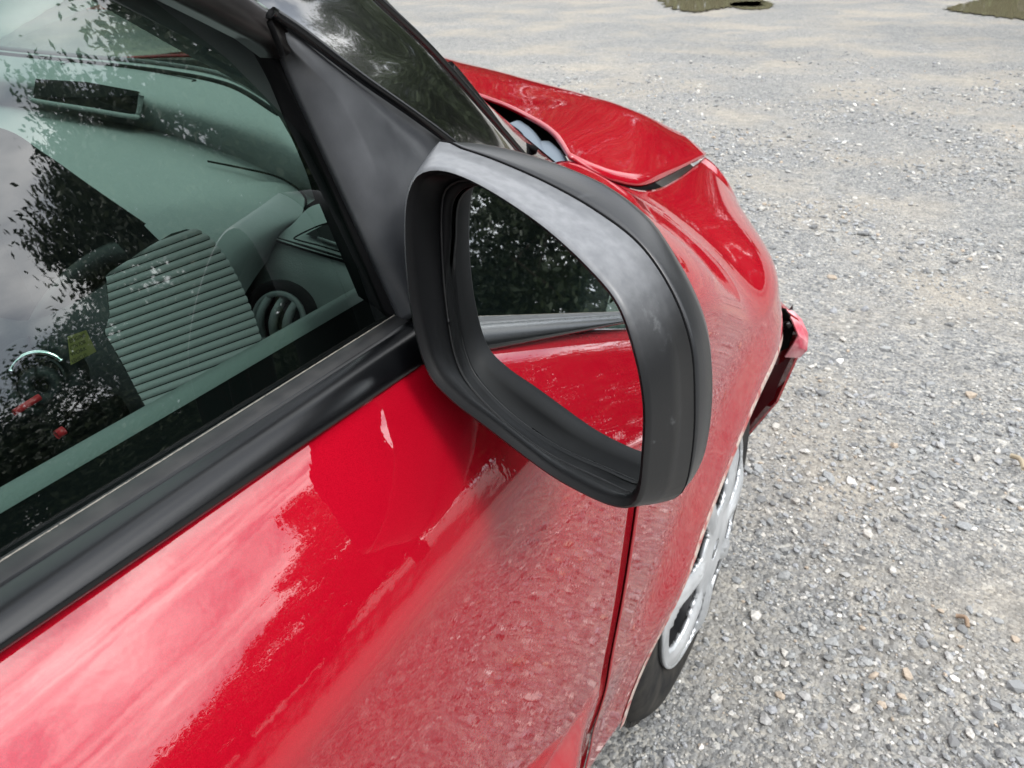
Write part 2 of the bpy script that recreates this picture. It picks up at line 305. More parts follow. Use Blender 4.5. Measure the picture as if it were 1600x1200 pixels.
def sample_pos(n, ymax):
    out = []
    while len(out) < n:
        u = rng.random(); y = .15+(ymax-.15)*u**2.3; x = rng.uniform(-3.2-max(0,y-4)*.8, 2.0)
        s = seen(x, y)
        if s is None or not (-150 < s[0] < 1750 and -60 < s[1] < 1400) : continue
        if x < -.02 and s[0] < 640: continue
        if x < .0 and y < 1.1: continue
        out.append((x, y, s[2]))
    return out
GR = empty('x'); bpy.data.objects.remove(GR)
from mathutils import noise as mn
def patchy(x, y): return .5+.5*mn.fractal(Vector((x*1.6, y*1.6, 3.3)), 1.0, 2.0, 5)
SV, SF, nb = [], [], 0
for (x, y, z) in sample_pos(85000, 9.0):
    pt = patchy(x, y)
    if rng.random() < sst(.50, .33, pt)*.95: continue
    if rng.random() < sst(2.5, 8, z): continue
    s = .0017*math.exp(rng.normal(0, .55))*(1+.34*z)*(.75+.6*sst(.4,.7,pt))
    s = min(s, .014+.001*z)
    V = proto_v[rng.integers(40)]*s*np.array([rng.uniform(.8,1.5), rng.uniform(.7,1.1), rng.uniform(.45,.8)])
    a = rng.uniform(0, 6.283); ca, sa = math.cos(a), math.sin(a); tl = rng.uniform(-.35,.35)
    V = V@np.array([[ca,sa,0],[-sa,ca,0],[0,0,1]]); V[:,2] += V[:,0]*tl
    V += np.array([x, y, hgt(x, y)*fall(x, y)+s*.22]); SV.append(V); SF.append(ICF+nb); nb += 12
SV = np.concatenate(SV); SF = np.concatenate(SF)
me = bpy.data.meshes.new('gravel'); me.from_pydata(SV.tolist(), [], SF.tolist()); me.materials.append(STONE)
gravel = bpy.data.objects.new('gravel', me); COL.objects.link(gravel); gravel.parent = ground; tag(gravel, kind='stuff')
smesh = []
for i in range(10):
    me = bpy.data.meshes.new('stone'); me.from_pydata(cut_stone(ICO, 8).tolist(), [], ICF.tolist()); me.materials.append(STONE); smesh.append(me)
big_px = [(1420,935,10),(1590,1075,26),(1555,1105,22),(1490,1160,22),(1505,985,17),(1560,970,14),(1450,995,14),(1395,895,13),(1340,935,10),(1420,1005,9),(1150,905,13),(1180,885,13),(1240,715,9),(1300,890,9),(1210,870,12),(1160,880,10),(1170,940,10),(1320,900,13),(1570,700,16),(1590,720,13),(1460,740,12),(1365,755,11),(1520,975,11),(1588,1000,14),(1530,1120,14),(1370,815,11),(1425,825,14),(1440,760,11)]
def put_stone(x, y, r, zf=1.0):
    o = bpy.data.objects.new('stone', smesh[random.randrange(10)]); COL.objects.link(o); o.parent = ground
    o.scale = (r*random.uniform(.9,1.3), r*random.uniform(.7,1.0), r*random.uniform(.4,.7)); o.rotation_euler = (random.uniform(-.25,.25), random.uniform(-.25,.25), random.uniform(0,6.28))
    o.location = (x, y, hgt(x, y)*fall(x, y)+r*.2)
for px, py, sz in big_px:
    q = on(px, py, 2, .004); put_stone(q.x, q.y, sz*(q-CAM).dot(fw)/FPX*.75)
for (x, y, z) in sample_pos(270, 3.2): put_stone(x, y, random.uniform(5.5, 10)*z/FPX)

WATER = mat('puddle_water', (.20,.18,.11), .04, 0, Specular_IOR_Level=.5)
WET = mat('wet_mud', (.16,.13,.09), .5)
def puddle(pts, seed):
    rd = random.Random(seed); P = [on(x, y, 2, .008) for x, y in pts]; n_ = len(P); out = []
    c = sum(P, Vector())/n_
    for i in range(n_):
        p0, p1, p2, p3 = P[i-1], P[i], P[(i+1) % n_], P[(i+2) % n_]
        for k in range(16):
            f = k/16; q = (p1*2+(p2-p0)*f+(p0*2-p1*5+p2*4-p3)*f*f+(p1*3-p0-p2*3+p3)*f**3)*.5; out.append(c+(q-c)*(1+.10*math.sin(i*2.1+k*.55+seed)*math.sin(k*1.9+i)+rd.uniform(-.03,.03)))
    n = len(out)
    top = [(v.x, v.y, .008) for v in out]; c2 = (c.x, c.y, .008)
    o = mesh('puddle', top+[c2], [(i, (i+1) % n, n) for i in range(n)], WATER, None, False); fix_normals(o); tag(o, kind='structure'); return o
puddle([(1030,-12),(1040,8),(1080,18),(1115,14),(1150,10),(1190,8),(1185,-12),(1110,-22)], 1)
puddle([(1140,6),(1165,2),(1205,4),(1200,13),(1160,14)], 4)
puddle([(1478,13),(1530,22),(1600,30),(1680,34),(1680,-5),(1560,-5),(1520,2)], 2)

# ------------------------------------------------------------------ THE CAR
car = empty('car'); tag(car, 'red hatchback with a buckled bonnet and torn front bumper parked on gravel', 'car')
WY, WZ, WR = .632, .285, .28; ARCH = .325
PROF = [(.25,.012),(.29,.018),(.33,.023),(.39,.031),(.47,.044),(.52,.048),(.60,.055),(.69,.0605),(.78,.0645),(.81,.0648),(.835,.0638),(.846,.0628),(.851,.0613),(.857,.0585),(.87,.0520),(.89,.0400),(.905,.0285),(.911,.0236),(.916,.0186),(.925,.0085),(.95,-.02)]
def X(y, z):
    x = pch(PROF, z)
    x += .02*max(0, -y)
    r = math.hypot(y-WY, z-WZ); x += .022*math.exp(-((r-ARCH)/.07)**2)*sst(.12, .36, y)*(.55+.45*sst(.3, .5, z))
    if y > .60: x -= .62*(y-.60)**2*(1+1.3*sst(.60,.80,z))
    # moulded step along the sill of the door, fading out towards the front
    zt = .515+.25*(.14-max(y, -.3)); x += .026*sst(.165, .03, y)*sst(zt, zt-.035, z)*sst(.29, .38, z)
    return x
def gap_y(z): return .185 + .012*sst(.42,.34,z) - .0*z
NZ = 270
# door skin
ZB = .925; zs = [.29+(ZB-.29)*i/NZ for i in range(NZ+1)]
rows = []
for j in range(60):
    rows.append([])
    for z in zs:
        y = -1.0+(gap_y(z)+1.0)*(j/59)
        if j == 59: rows[-1].append(Vector((X(y, z)-.0, y, z)))
        else: rows[-1].append(Vector((X(y, z), y, z)))
edge = [Vector((v.x-.004, v.y+.0012, v.z)) for v in rows[-1]]; edge2 = [Vector((v.x-.02, v.y+.0012, v.z)) for v in edge]
rows += [edge, edge2]
hem = [[Vector((r[0].x-.03, r[0].y, r[0].z-.004))]+r+[Vector((r[-1].x-.006, r[-1].y, r[-1].z+.001))] for r in rows]
door = gridmesh('door', hem, PAINT, car, flip=True)
# fender
SHUT = [(.19,-.05,.925),(.35,-.10,.905)]+[(q.y, q.x, q.z) for q in (on(898,256,2,.878), on(958,287,2,.850), on(1010,299,2,.822), on(1052,284,2,.799), on(1092,254,2,.772))]
def shut(y):
    K = SHUT
    return Vector((pch([(a, b_) for a, b_, c in K], y), y, pch([(a, c) for a, b_, c in K], y)))
NS = 110; NY = 130; YF0, YF1 = None, .955
def fen(y, s):                         # s 0 top .. 1 bottom
    top = shut(y); zc = .845-.155*sst(.2, .60, y)-.03*sst(.62, .95, y); B = Vector((X(y, zc), y, zc)); sp = .42
    if s < sp:
        t = s/sp; q_ = (B-top).length; tan0 = Vector((q_*.9, 0, -q_*(.15+.25*sst(.3,.6,y)))); d = Vector((X(y, zc-.01)-B.x, 0, -.01)).normalized()*q_*.85
        return top*(2*t**3-3*t*t+1)+tan0*(t**3-2*t*t+t)+B*(3*t*t-2*t**3)+d*(t**3-t*t)
    z = zc+(.285-zc)*(s-sp)/(1-sp); return Vector((X(y, z), y, z))
vs, keep = [], []
for i in range(NY):
    for j in range(NS):
        s = j/(NS-1); z = fen(.3, s).z; y0 = gap_y(z)+.0045; y = y0+(YF1-y0)*i/(NY-1); vs.append(fen(y, s))
# trim the wheel opening: snap straddling points on to the circle
def rad(v): return math.hypot(v.y-WY, v.z-WZ)
ins = [rad(v) < ARCH or (v.z < WZ and v.y > WY-ARCH) for v in vs]
fs = []; snap = set()
for i in range(NY-1):
    for j in range(NS-1):
        f = (i*NS+j, i*NS+j+1, (i+1)*NS+j+1, (i+1)*NS+j); k_ = sum(ins[q] for q in f)
        if k_ == 4: continue
        fs.append(f)
        if k_: snap.update(q for q in f if ins[q])
for q in snap:
    v = vs[q]
    if v.z >= WZ-.01:
        r = rad(v); y = WY+(v.y-WY)*ARCH/r; z = WZ+(v.z-WZ)*ARCH/r
    else: z = v.z; y = WY-math.sqrt(max(ARCH**2-(WZ-z)**2, 0))
    vs[q] = Vector((X(y, z), y, z))
fender = thick(mesh('fender', vs, [f[::-1] for f in fs], PAINT, car), .0012)
# rolled lip round the arch
lp = []
for i in range(61):
    a = R(182-(182-28)*i/60); y = WY+ARCH*math.cos(a); z = WZ+ARCH*math.sin(a); lp.append((Vector((X(y, z), y, z)), Vector((0, math.cos(a), math.sin(a)))))
LIPM = mat('scratched_lip', (.42,.09,.08), .5, 0, Coat_Weight=.4, Coat_Roughness=.3); noise_mix(LIPM, (.40,.05,.05), (.58,.48,.42), 70, .40, .58, 8)
gridmesh('arch_lip', [[p+nv_*.015+Vector((.0010,0,0)), p+nv_*.006+Vector((.0026,0,0)), p+Vector((.0022,0,0)), p-nv_*.003+Vector((-.002,0,0)), p-nv_*.002+Vector((-.018,0,0))] for p, nv_ in lp], LIPM, car)
# wheel-house liner
rr_ = []
for i in range(41):
    a = R(178-166*i/40); rr_.append([Vector((x, WY+(ARCH+.004)*math.cos(a), WZ+(ARCH+.004)*math.sin(a))) for x in (.02, -.06, -.16, -.30)])
gridmesh('wheel_liner', rr_, MATTE, car)
gridmesh('liner_wall', [[Vector((-.22, y, z)) for z in (.15, .45, .7)] for y in (.25, .6, .93)], MATTE, car)

# wheel --------------------------------------------------------------
wheel = empty('wheel', (0.0217, WY, WZ), car)
tp = [(.183,-.004),(.196,.0005),(.215,.0025),(.235,.002),(.252,-.002),(.264,-.010),(.272,-.020),(.277,-.034),(.279,-.06),(.279,-.12),(.272,-.15),(.25,-.165),(.2,-.165),(.18,-.15)]
revolve('tyre', [(r, h) for r, h in tp], TYRE, wheel, 120)
tv, tf = [], []
for i in range(72):                           # tread blocks, two shoulder rows and two centre rows
    for row, (h0, h1) in enumerate(((-.022,-.048),(-.054,-.082),(-.088,-.116),(-.122,-.148))):
        a0 = 2*math.pi*(i+.5*(row % 2))/72; a1 = a0+2*math.pi/72*.70; n0 = len(tv); ro = .2835 if row in (1, 2) else .281; ri = .268
        for a in (a0, a1):
            for h in (h0, h1):
                for r in (ri, ro): tv.append((h, r*math.cos(a), r*math.sin(a)))
        tf += [tuple(n0+q for q in f) for f in ((1,3,7,5),(0,1,5,4),(2,6,7,3),(0,2,3,1),(4,5,7,6))]
mesh('tread', tv, tf, TYRE, wheel, False)['kind'] = 'stuff'
revolve('rim', [(.182,-.006),(.172,-.03),(.165,-.10),(.12,-.12)], STEEL, wheel, 64)
# hubcap: a dished disc with seven openings
SP = 7; PH = R(12)
def hub_h(r): return .002 + .010*(1-(r/.185)**2) - (.004 if r > .165 else 0)*sst(.165,.18,r)
NA, NR_ = 224, 26; hv = []
for i in range(NA):
    a = 2*math.pi*i/NA
    for j in range(NR_):
        r = .012+(.1845-.012)*j/(NR_-1); hv.append((r, a))
def opening(r, a):
    d = ((a-PH)/(2*math.pi/SP)) % 1 - .5; half = .36*sst(.068, .10, r)
    if not .072 < r < .168: return False
    wdt = .35*math.sqrt(max(0, 1-((r-.121)/.049)**2))**.5
    return abs(d) < wdt
hf = []
hv3 = []
for r, a in hv:
    d = abs(((a-PH)/(2*math.pi/SP)) % 1 - .5); raised_strip = (.008*sst(.33, .5, d)-.003*sst(.45,.5,d))*sst(.05, .09, r)*sst(.178,.14,r)
    hv3.append((hub_h(r)+raised_strip, r*math.cos(a), r*math.sin(a)))
for i in range(NA):
    for j in range(NR_-1):
        r = .012+(.1845-.012)*(j+.5)/(NR_-1); a = 2*math.pi*(i+.5)/NA
        if opening(r, a): continue
        i2 = (i+1) % NA; hf.append((i*NR_+j, i2*NR_+j, i2*NR_+j+1, i*NR_+j+1))
hf.append(tuple(i*NR_ for i in range(NA)))
hubcap = thick(mesh('hubcap', hv3, hf, SILVER, wheel), .007)
tube('rim_edge', [Vector((.003, .183*math.cos(2*math.pi*i/96), .183*math.sin(2*math.pi*i/96))) for i in range(97)], .0032, SILVER, wheel, 8)
revolve('brake_disc', [(.14,-.05),(.06,-.045),(.0,-.045)], STEEL, wheel, 48)
for px, py in [(1122,806),(1127,815),(1118,825),(1106,860),(1110,874),(1097,900),(1094,912),(1128,799),(1103,886),(1124,796)]:
    d = sight(px, py); q = CAM+d*((.0217+.0075-CAM.x)/d.x) - wheel.location; k_ = 8; rr1 = random.uniform(.003,.0055)
    ring_ = [(q.x+.0012, q.y+rr1*random.uniform(.5,1)*math.cos(6.283*a/k_), q.z+rr1*random.uniform(.8,1.5)*math.sin(6.283*a/k_)) for a in range(k_)]
    fix_normals(mesh('kerb_scrape', ring_+[(q.x+.0024, q.y, q.z)], [(a, (a+1) % k_, k_) for a in range(k_)], SCRAPE, wheel, False))

# bonnet (sprung open and kinked) ------------------------------------
V = Vector
def bcol(rear, front, crown):            # four points of one fore-aft line
    rear, front = V(rear), V(front)
    return [rear.lerp(front, t)+V((0,0,c)) for t, c in zip((0,.33,.66,1), (0,)+crown+(0,))]
bc = [[on(893,243,2,.884), on(925,264,2,.868), on(965,281,2,.850), on(1010,286,2,.832), on(1052,268,2,.812), on(1104,240,2,.783)],
      bcol((-.185,.535,.893),(-.18,.995,.797),(.006,.012)),
      bcol((-.245,.585,.897),(-.235,1.0,.815),(.010,.018)),
      bcol((-.31,.625,.902),(-.30,.985,.836),(.006,.014)),
      bcol((-.40,.655,.910),(-.38,1.03,.838),(.012,.014)),
      bcol((-.52,.68,.918),(-.52,1.09,.832),(.022,.024)),
      bcol((-.78,.70,.925),(-.75,1.21,.826),(.03,.032)),
      bcol((-1.06,.68,.915),(-1.06,1.10,.81),(.026,.028)),
      bcol((-1.32,.60,.892),(-1.33,1.02,.785),(.014,.018)),
      [V((-1.56-p.x, p.y, p.z)) for p in (V((-.136,.49,.882)), V((-.093,.60,.841)), V((-.10,.78,.80)))]+[V((-1.425,.965,.765))]]
bon = patch('bonnet', bc, PAINT, car, 60, 60); thick(bon, .005, -1)
gridmesh('bonnet_liner', [[q+V((0,-.0,-.03)) for q in curve(r_, 10)] for r_ in bc[1:-1]], MATTE, car)
# engine bay seen through the gap
gridmesh('engine_bay', [[V((min(x, -.22) if y > .9 else x, y, .72)) for x in (-.09,-.4,-.8,-1.2,-1.46)] for y in (.3,.6,.84,.98)], MATTE, car, flip=True)
gridmesh('bulkhead', [[V((x, .34+.24*math.sin(math.pi*min(max((-x-.1)/1.36,0),1)), z)) for x in (-.06,-.2,-.4,-.8,-1.2,-1.5)] for z in (.20,.55,.7,.87)], MATTE, car)
hg = [on(815,190,2,.885), on(835,205,2,.883), on(853,235,2,.878), on(862,262,2,.872)]
patch('hinge_panel', [[q+V((.0,-.03,.004)) for q in hg], [q+V((.0,0,0)) for q in hg], [q+V((.012,.006,-.03)) for q in hg]], BLUEG, car, 8, 10)
hb = [on(862,222,2,.88), on(880,240,2,.878), on(893,268,2,.87)]
thick(patch('hinge_bracket', [[q+V((-.025,-.02,.0)) for q in hb], hb, [q+V((.004,.006,-.03)) for q in hb]], BLUEG, car, 8, 8), .004)
# headlight
patch('headlight', [[V((-.128,.90,.770)), V((-.15,.975,.752)), V((-.21,1.06,.745)), V((-.32,1.14,.74))], [V((-.06,.955,.70)), V((-.10,1.02,.70)), V((-.17,1.11,.70)), V((-.30,1.18,.70))], [V((-.06,.955,.63)), V((-.10,1.02,.63)), V((-.16,1.12,.63)), V((-.28,1.18,.63))]], WHITE, car, 10, 14)
# front bumper, its near corner torn loose
def bsec(x, y, zs_, outs):
    n = V(outs).normalized(); return [V((x, y, 0))+n*o+V((0,0,z)) for z, o in zs_]
tr = [on(1229,486,1,.885), on(1247,498,1,.895), on(1260,522,1,.90), on(1259,546,1,.90), on(1248,557,1,.905), on(1216,628,1,.92), on(1172,678,1,.94)]
b1 = [V((-.10,1.00,.60)), V((-.08,1.01,.59)), V((-.06,1.02,.57)), V((-.04,1.03,.54)), V((-.04,1.03,.48)), V((-.05,1.03,.38)), V((-.08,1.01,.27))]
b2_ = [V((-.20,1.17,.64)), V((-.19,1.19,.625)), V((-.18,1.20,.60)), V((-.17,1.22,.56)), V((-.17,1.22,.50)), V((-.18,1.21,.38)), V((-.20,1.17,.26))]
b3 = [V((-.78,1.30,.66)), V((-.78,1.32,.64)), V((-.78,1.34,.61)), V((-.78,1.36,.56)), V((-.78,1.36,.50)), V((-.78,1.34,.38)), V((-.78,1.29,.25))]
mir = lambda s: [V((-1.56-p.x, p.y, p.z)) for p in s]
b0l = [V((-.04,.97,.62)), V((-.03,.97,.61)), V((-.02,.97,.59)), V((-.01,.97,.55)), V((-.01,.97,.49)), V((-.02,.97,.38)), V((-.05,.96,.28))]
mids = [tr, [a.lerp(b_, .12)+V((.004,0,0)) for a, b_ in zip(tr, b1)], [a.lerp(b_, .5)+V((.006,0,0)) for a, b_ in zip(tr, b1)], b1]
bump_o = gridmesh('bumper', mids+[[cr1([q0, q1, q2, q3], (1+k_/6)/3) for q0, q1, q2, q3 in zip(A_, B_, C_, D_)] for A_, B_, C_, D_ in ((tr, b1, b2_, b3), (b1, b2_, b3, mir(b2_)), (b2_, b3, mir(b2_), mir(b1)), (b3, mir(b2_), mir(b1), mir(b0l))) for k_ in range(1, 7)]+[mir(b0l)], PAINT, car, False); thick(bump_o, .004)
BUMPIN = mat('bumper_inner_red', (.16,.008,.014), .45)
patch('bumper_return', [[V((.068,.907,.49)), V((.048,.922,.385)), V((.010,.942,.292))], [V((.030,.955,.475)), V((.005,.965,.40)), V((-.03,.965,.33))]], BUMPIN, car, 6, 10)
BROKEN = mat('torn_black_plastic', (.012,.012,.013), .35); bump(BROKEN, 60, 1, .01)
rv, rf = [], []
for i in range(130):                            # torn shards of the bumper bracket
    t = random.random(); c = V((.056,.885,.575)).lerp(V((.035,.93,.48)), t)+V((random.uniform(-.03,-.002), random.uniform(-.005,.03), random.uniform(-.022,.002)))
    n0 = len(rv); ax = V((random.gauss(0,1), random.gauss(0,1), random.gauss(0,1))).normalized(); bx_ = ax.orthogonal().normalized(); cx = ax.cross(bx_)
    l, wd_ = random.uniform(.004,.013), random.uniform(.002,.007)
    for a in range(3): rv.append(c+bx_*wd_*math.cos(a*2.1)+cx*wd_*math.sin(a*2.1))
    rv.append(c+ax*l); rf += [(n0,n0+1,n0+3),(n0+1,n0+2,n0+3),(n0+2,n0,n0+3),(n0,n0+2,n0+1)]
mesh('torn_bracket', rv, rf, BROKEN, car, False)
SCR = mat('scuffed_sheen_paint', (.62,.16,.20), .35, 0, Coat_Weight=.6, Coat_Roughness=.15); noise_mix(SCR, (.55,.07,.11), (.70,.34,.36), 60, .35, .65, 6)  # pink is scuffs plus grazing sky sheen put into the colour
cs = [[on(1224,484,1,.89), on(1238,487,1,.90), on(1250,500,1,.905)], [on(1236,500,1,.888), on(1248,506,1,.896), on(1261,521,1,.90)], [on(1246,524,1,.885), on(1253,528,1,.892), on(1261,535,1,.898)], [on(1238,538,1,.886), on(1250,541,1,.892), on(1260,546,1,.898)], [on(1226,556,1,.892), on(1240,557,1,.896), on(1249,557,1,.90)]]
thick(gridmesh('bumper_corner', cs, SCR, car, False), .003)
thick(patch('bumper_support', [[V((.045,.875,.58)), V((.058,.90,.545)), V((.055,.905,.50))], [V((-.02,.92,.56)), V((-.02,.95,.50)), V((-.02,.95,.42))]], MATTE, car, 6, 8), .003)
# belt weatherstrip --------------------------------------------------
BY0, BY1 = -1.0, .018
def bx(y): return .02*max(0, -y)
def bz(y, z): return max(0, -y)*(.025+.04*min(max((.9305-z)/.0157, 0), 1))
prof = [(-.006,.9285),(-.0025,.9305),(.0042,.9285),(.0050,.9274),(.0060,.9275),(.0105,.9276),(.0142,.9262),(.0172,.9230),(.0194,.9185),(.0202,.9148),(.0192,.9130),(.010,.9130),(-.002,.914),(-.006,.92)]
rows = [[V((a+bx(y), y, b_+bz(y, b_))) for a, b_ in prof] for y in [BY0+(BY1-BY0)*i/60 for i in range(61)]]
n = len(prof); vs_ = [q for r in rows for q in r]
fs_ = [(i*n+j, i*n+(j+1) % n, (i+1)*n+(j+1) % n, (i+1)*n+j) for i in range(60) for j in range(n)]+[tuple(range(n)), tuple(range(60*n, 61*n))[::-1]]
belt = mesh('window_trim', vs_, fs_, RUB, car); fix_normals(belt); belt.data.materials.append(DUSTY)
for p in belt.data.polygons:
    js = sorted(v % n for v in p.vertices)
    if len(js) == 4 and js[0] in (0, 1) and js[1] in (0, 1) and js[2] in (1, 2): p.material_index = 1
dv, df = [], []
for i in range(3200):                           # dried dirt along the lip against the glass
    y = random.uniform(-.5, .012); k_ = 0; b0 = .9304 if k_ == 0 else .9279; c = V(((-.0032 if k_ == 0 else .0050)+bx(y), y, b0+bz(y, b0)))
    s = random.uniform(.00012,.00034)*(1 if k_ == 0 else .55); n0 = len(dv)
    dv += [c+V((s*random.uniform(-1,1), s*random.uniform(1,3), 0)), c+V((s, -s*random.uniform(1,3), 0)), c+V((-s, -s, s*.6)), c+V((0, 0, s*1.1))]; df += [(n0,n0+1,n0+3),(n0+1,n0+2,n0+3),(n0+2,n0,n0+3)]
d_ = mesh('dust_line', dv, df, DUST, belt, False); tag(d_, kind='stuff')

# side glass, frame, sail panel, pillar ------------------------------
GC = -.0065
gp = [V((GC-TUM*(z-.93)+.03*max(0,-y), y, z)) for y, z in ((.03,.915),(-.9,.915),(-.9,1.30),(-.42,1.28),(-.32,1.235))]
gr = []
for i in range(30):
    y = -.9+(.03+.9)*i/29; zt = min(1.30, pch([(-.9,1.31),(-.5,1.29),(-.35,1.245),(-.06,1.075),(.03,.955)], y)); gr.append([V((GC-TUM*(z-.93)-.12*(z-.93)**2+.03*max(0,-y)*.6, y, z)) for z in [.912+(zt-.912)*j/15 for j in range(16)]])
gridmesh('side_window', gr, GLASS, car)
# rubber frame round the front corner of the window
fo = [(438,85),(470,145),(505,220),(540,292),(572,365),(602,435),(632,508)]; fi = [(403,70),(425,115),(452,190),(482,270),(508,335),(533,395),(560,460)]
thick(patch('window_frame', [[side(x, y, GC+.003) for x, y in fo], [side((x+a)/2, (y+b_)/2, GC-.004) for (x, y), (a, b_) in zip(fo, fi)], [side(x, y, GC-.010) for x, y in fi]], MATTE, car, 8, 30), .004)
# upper frame rail running back up to the roof
def rail(P, mt, nm): return patch(nm, P, mt, car, 10, 30)
DARKT = mat('dark_frame_plastic', (.028,.024,.024), .3); noise_mix(DARKT, (.008,.0075,.0075), (.022,.02,.02), 60, .4, .7)
A0 = side(440,50,.004); up_dir = (side(300,-20,.002)-A0)
r_top = [side(440,40,.006), side(430,24,.008), side(380,-12,.008)]; r_bot = [side(440,92,.002), side(400,62,.000), side(330,26,.0)]
def onward(P, n=8, l=.55):
    d = (P[-1]-P[-2]).normalized(); return P+[P[-1]+d*(l*i/n)+V((0,0,-.05*(i/n)**2)) for i in range(1, n+1)]
RT, RB = onward(r_top), onward(r_bot)
thick(gridmesh('window_rail', [RT, [a.lerp(b_, .2)+V((.004,0,0)) for a, b_ in zip(RT, RB)], [a.lerp(b_, .8)+V((.005,0,0)) for a, b_ in zip(RT, RB)], RB, [q+V((-.012,0,0)) for q in RB]], DARKT, car), .003)
tube('frame_end_seal', curve([side(424,18,.014), side(420,30,.014), side(432,62,.010), side(442,88,.006)], 14), .0012, MATTE, car)
# sail panel
e0 = [(432,30),(438,62),(448,95),(478,165),(512,240),(545,312),(575,378),(603,440),(630,503)]
e1 = [(440,38),(452,72),(478,100),(520,142),(552,190),(580,252),(603,325),(628,410),(652,490)]
e2 = [(450,36),(490,68),(530,100),(570,130),(610,158),(650,186),(700,222),(730,300),(730,420)]
SE0, SE1, SE2 = curve([side(x, y, .0005) for x, y in e0], 60), curve([side(x, y, .0085) for x, y in e1], 60), curve([side(x, y, .0090) for x, y in e2], 60)
sp_ = gridmesh('sail_panel', [[a+V((-.004,0,0)) for a in SE0], SE0, [a.lerp(b_, .5)+V((.0006,0,0)) for a, b_ in zip(SE0, SE1)], [a.lerp(b_, .95) for a, b_ in zip(SE0, SE1)], [a.lerp(b_, .05)+V((.0002,0,0)) for a, b_ in zip(SE1, SE2)], [a.lerp(b_, .5)+V((.0012,0,0)) for a, b_ in zip(SE1, SE2)], SE2, [a+V((-.006,0,0)) for a in SE2]], SAIL, car); thick(sp_, .006)
l1 = [(425,22),(470,52),(530,98),(570,128),(610,156),(650,184),(700,221),(735,250)]
tube('pillar_seal', curve([side(x, y-3, .012) for x, y in l1], 40), .0023, RUB, car)
# front pillar: gloss black, from the seal round to the windscreen
p1 = [side(375,-20,.004), side(428,20,.006), side(530,94,.006), side(610,152,.006), side(700,218,.004), side(760,270,.0)]
p2 = [on(480,-30,0,-.058), on(520,15,0,-.058), on(600,85,0,-.055), on(660,130,0,-.052), on(735,205,0,-.048), on(800,265,0,-.045)]
p3 = [on(555,-30,0,-.092), on(590,5,0,-.092), on(655,65,0,-.092), on(700,112,0,-.092), on(760,180,0,-.088), on(825,255,0,-.082)]
p4 = [q+V((-.035,.012,-.004)) for q in p3]
def extend(P, n=50):                            # carry the pillar on up to the roof corner
    C_ = curve(P, n-8); d = (P[0]-P[1]).normalized(); return [P[0]+d*(.40*(8-i)/8) for i in range(8)]+C_
PX = [extend(q) for q in (p1, p2, p3, p4)]; PC = [curve([r_[j] for r_ in PX], 24) for j in range(50)]
gridmesh('front_pillar', PC, GBLACK, car)
tube('windscreen_moulding', [q+V((-.004,.004,.002)) for q in extend(p3)], .0032, RUB, car)
wse = [on(575,-30,0,-.118), on(612,8,0,-.118), on(672,70,0,-.118), on(708,108,0,-.12), on(745,146,0,-.135), on(800,196,0,-.14), on(868,253,0,-.12)]
thick(patch('windscreen_edge', [[a for a in curve(p3, 7)], [a for a in wse]], GBLACK, car, 8, 40), .003)
tube('wiper_arm', curve([on(702,104,0,-.112), on(715,118,0,-.112), on(745,155,0,-.11), on(790,215,0,-.105)], 20), .004, RUB, car)
# windscreen
wsr = [V((-.125,.30,.935)), V((-.125,.22,.99)), V((-.13,.10,1.055)), V((-.15,-.08,1.15)), V((-.18,-.30,1.27))]
wrows = []
for i in range(12):
    rp = cr1(wsr, i/11); row = []
    for j in range(25):
        u_ = j/24; x = rp.x+(-1.56-2*rp.x)*u_; row.append(V((x, rp.y+.22*math.sin(math.pi*u_)*(1-.35*i/11), rp.z)))
    wrows.append(row)
gridmesh('windscreen', wrows, WSGLASS, car, flip=True)
# cowl
cw = [[V((-.10,.33,.925)), V((-.25,.42,.925)), V((-.50,.50,.925)), V((-.78,.53,.925)), V((-1.06,.50,.925)), V((-1.31,.42,.925)), V((-1.46,.33,.925))], [V((-.13,.375,.895)), V((-.23,.47,.890)), V((-.50,.60,.90)), V((-.78,.65,.915)), V((-1.06,.625,.91)), V((-1.33,.47,.89)), V((-1.43,.375,.895))]]
thick(patch('cowl_panel', cw, MATTE, car, 6, 40), .004)
# roof, far side and rear: plain panels that close the cabin
patch('roof', [[V((-.16,-.95,1.34)), V((-.17,-.45,1.315)), V((-.20,-.30,1.275))], [V((-.78,-.95,1.40)), V((-.78,-.30,1.385)), V((-.78,-.12,1.30))], [V((-1.40,-.95,1.34)), V((-1.39,-.45,1.315)), V((-1.36,-.30,1.275))]], GBLACK, car, 20, 20)
lrows = [[V((-1.56-X(y, z), y, z)) for z in [.29+(.63 if y < .1 else .50)*i/30 for i in range(31)]] for y in [-1.0+1.95*j/50 for j in range(51)]]
gridmesh('far_body_side', [r for r in lrows], PAINT, car)
gridmesh('far_window', [[V((-1.56+TUM*(z-.93)+.02, y, z)) for z in (.92,1.1,1.28)] for y in (-.9,-.5,-.12)], GLASS, car)
gridmesh('far_pillar', [[V((-1.56-q.x, q.y, q.z)) for q in r_] for r_ in PC], GBLACK, car)
gridmesh('cabin_floor', [[V((x, y, .35)) for x in (-.03,-.8,-1.5)] for y in (-1,-.3,.4)], MATTE, car)

gridmesh('underbody', [[V((x, y, .20)) for x in (-.03,-.8,-1.53)] for y in (-1,0,.30)], MATTE, car)
gridmesh('underbody_sill', [[V((.0, y, .30)), V((-.03, y, .20))] for y in (-1,0,.30)], MATTE, car)
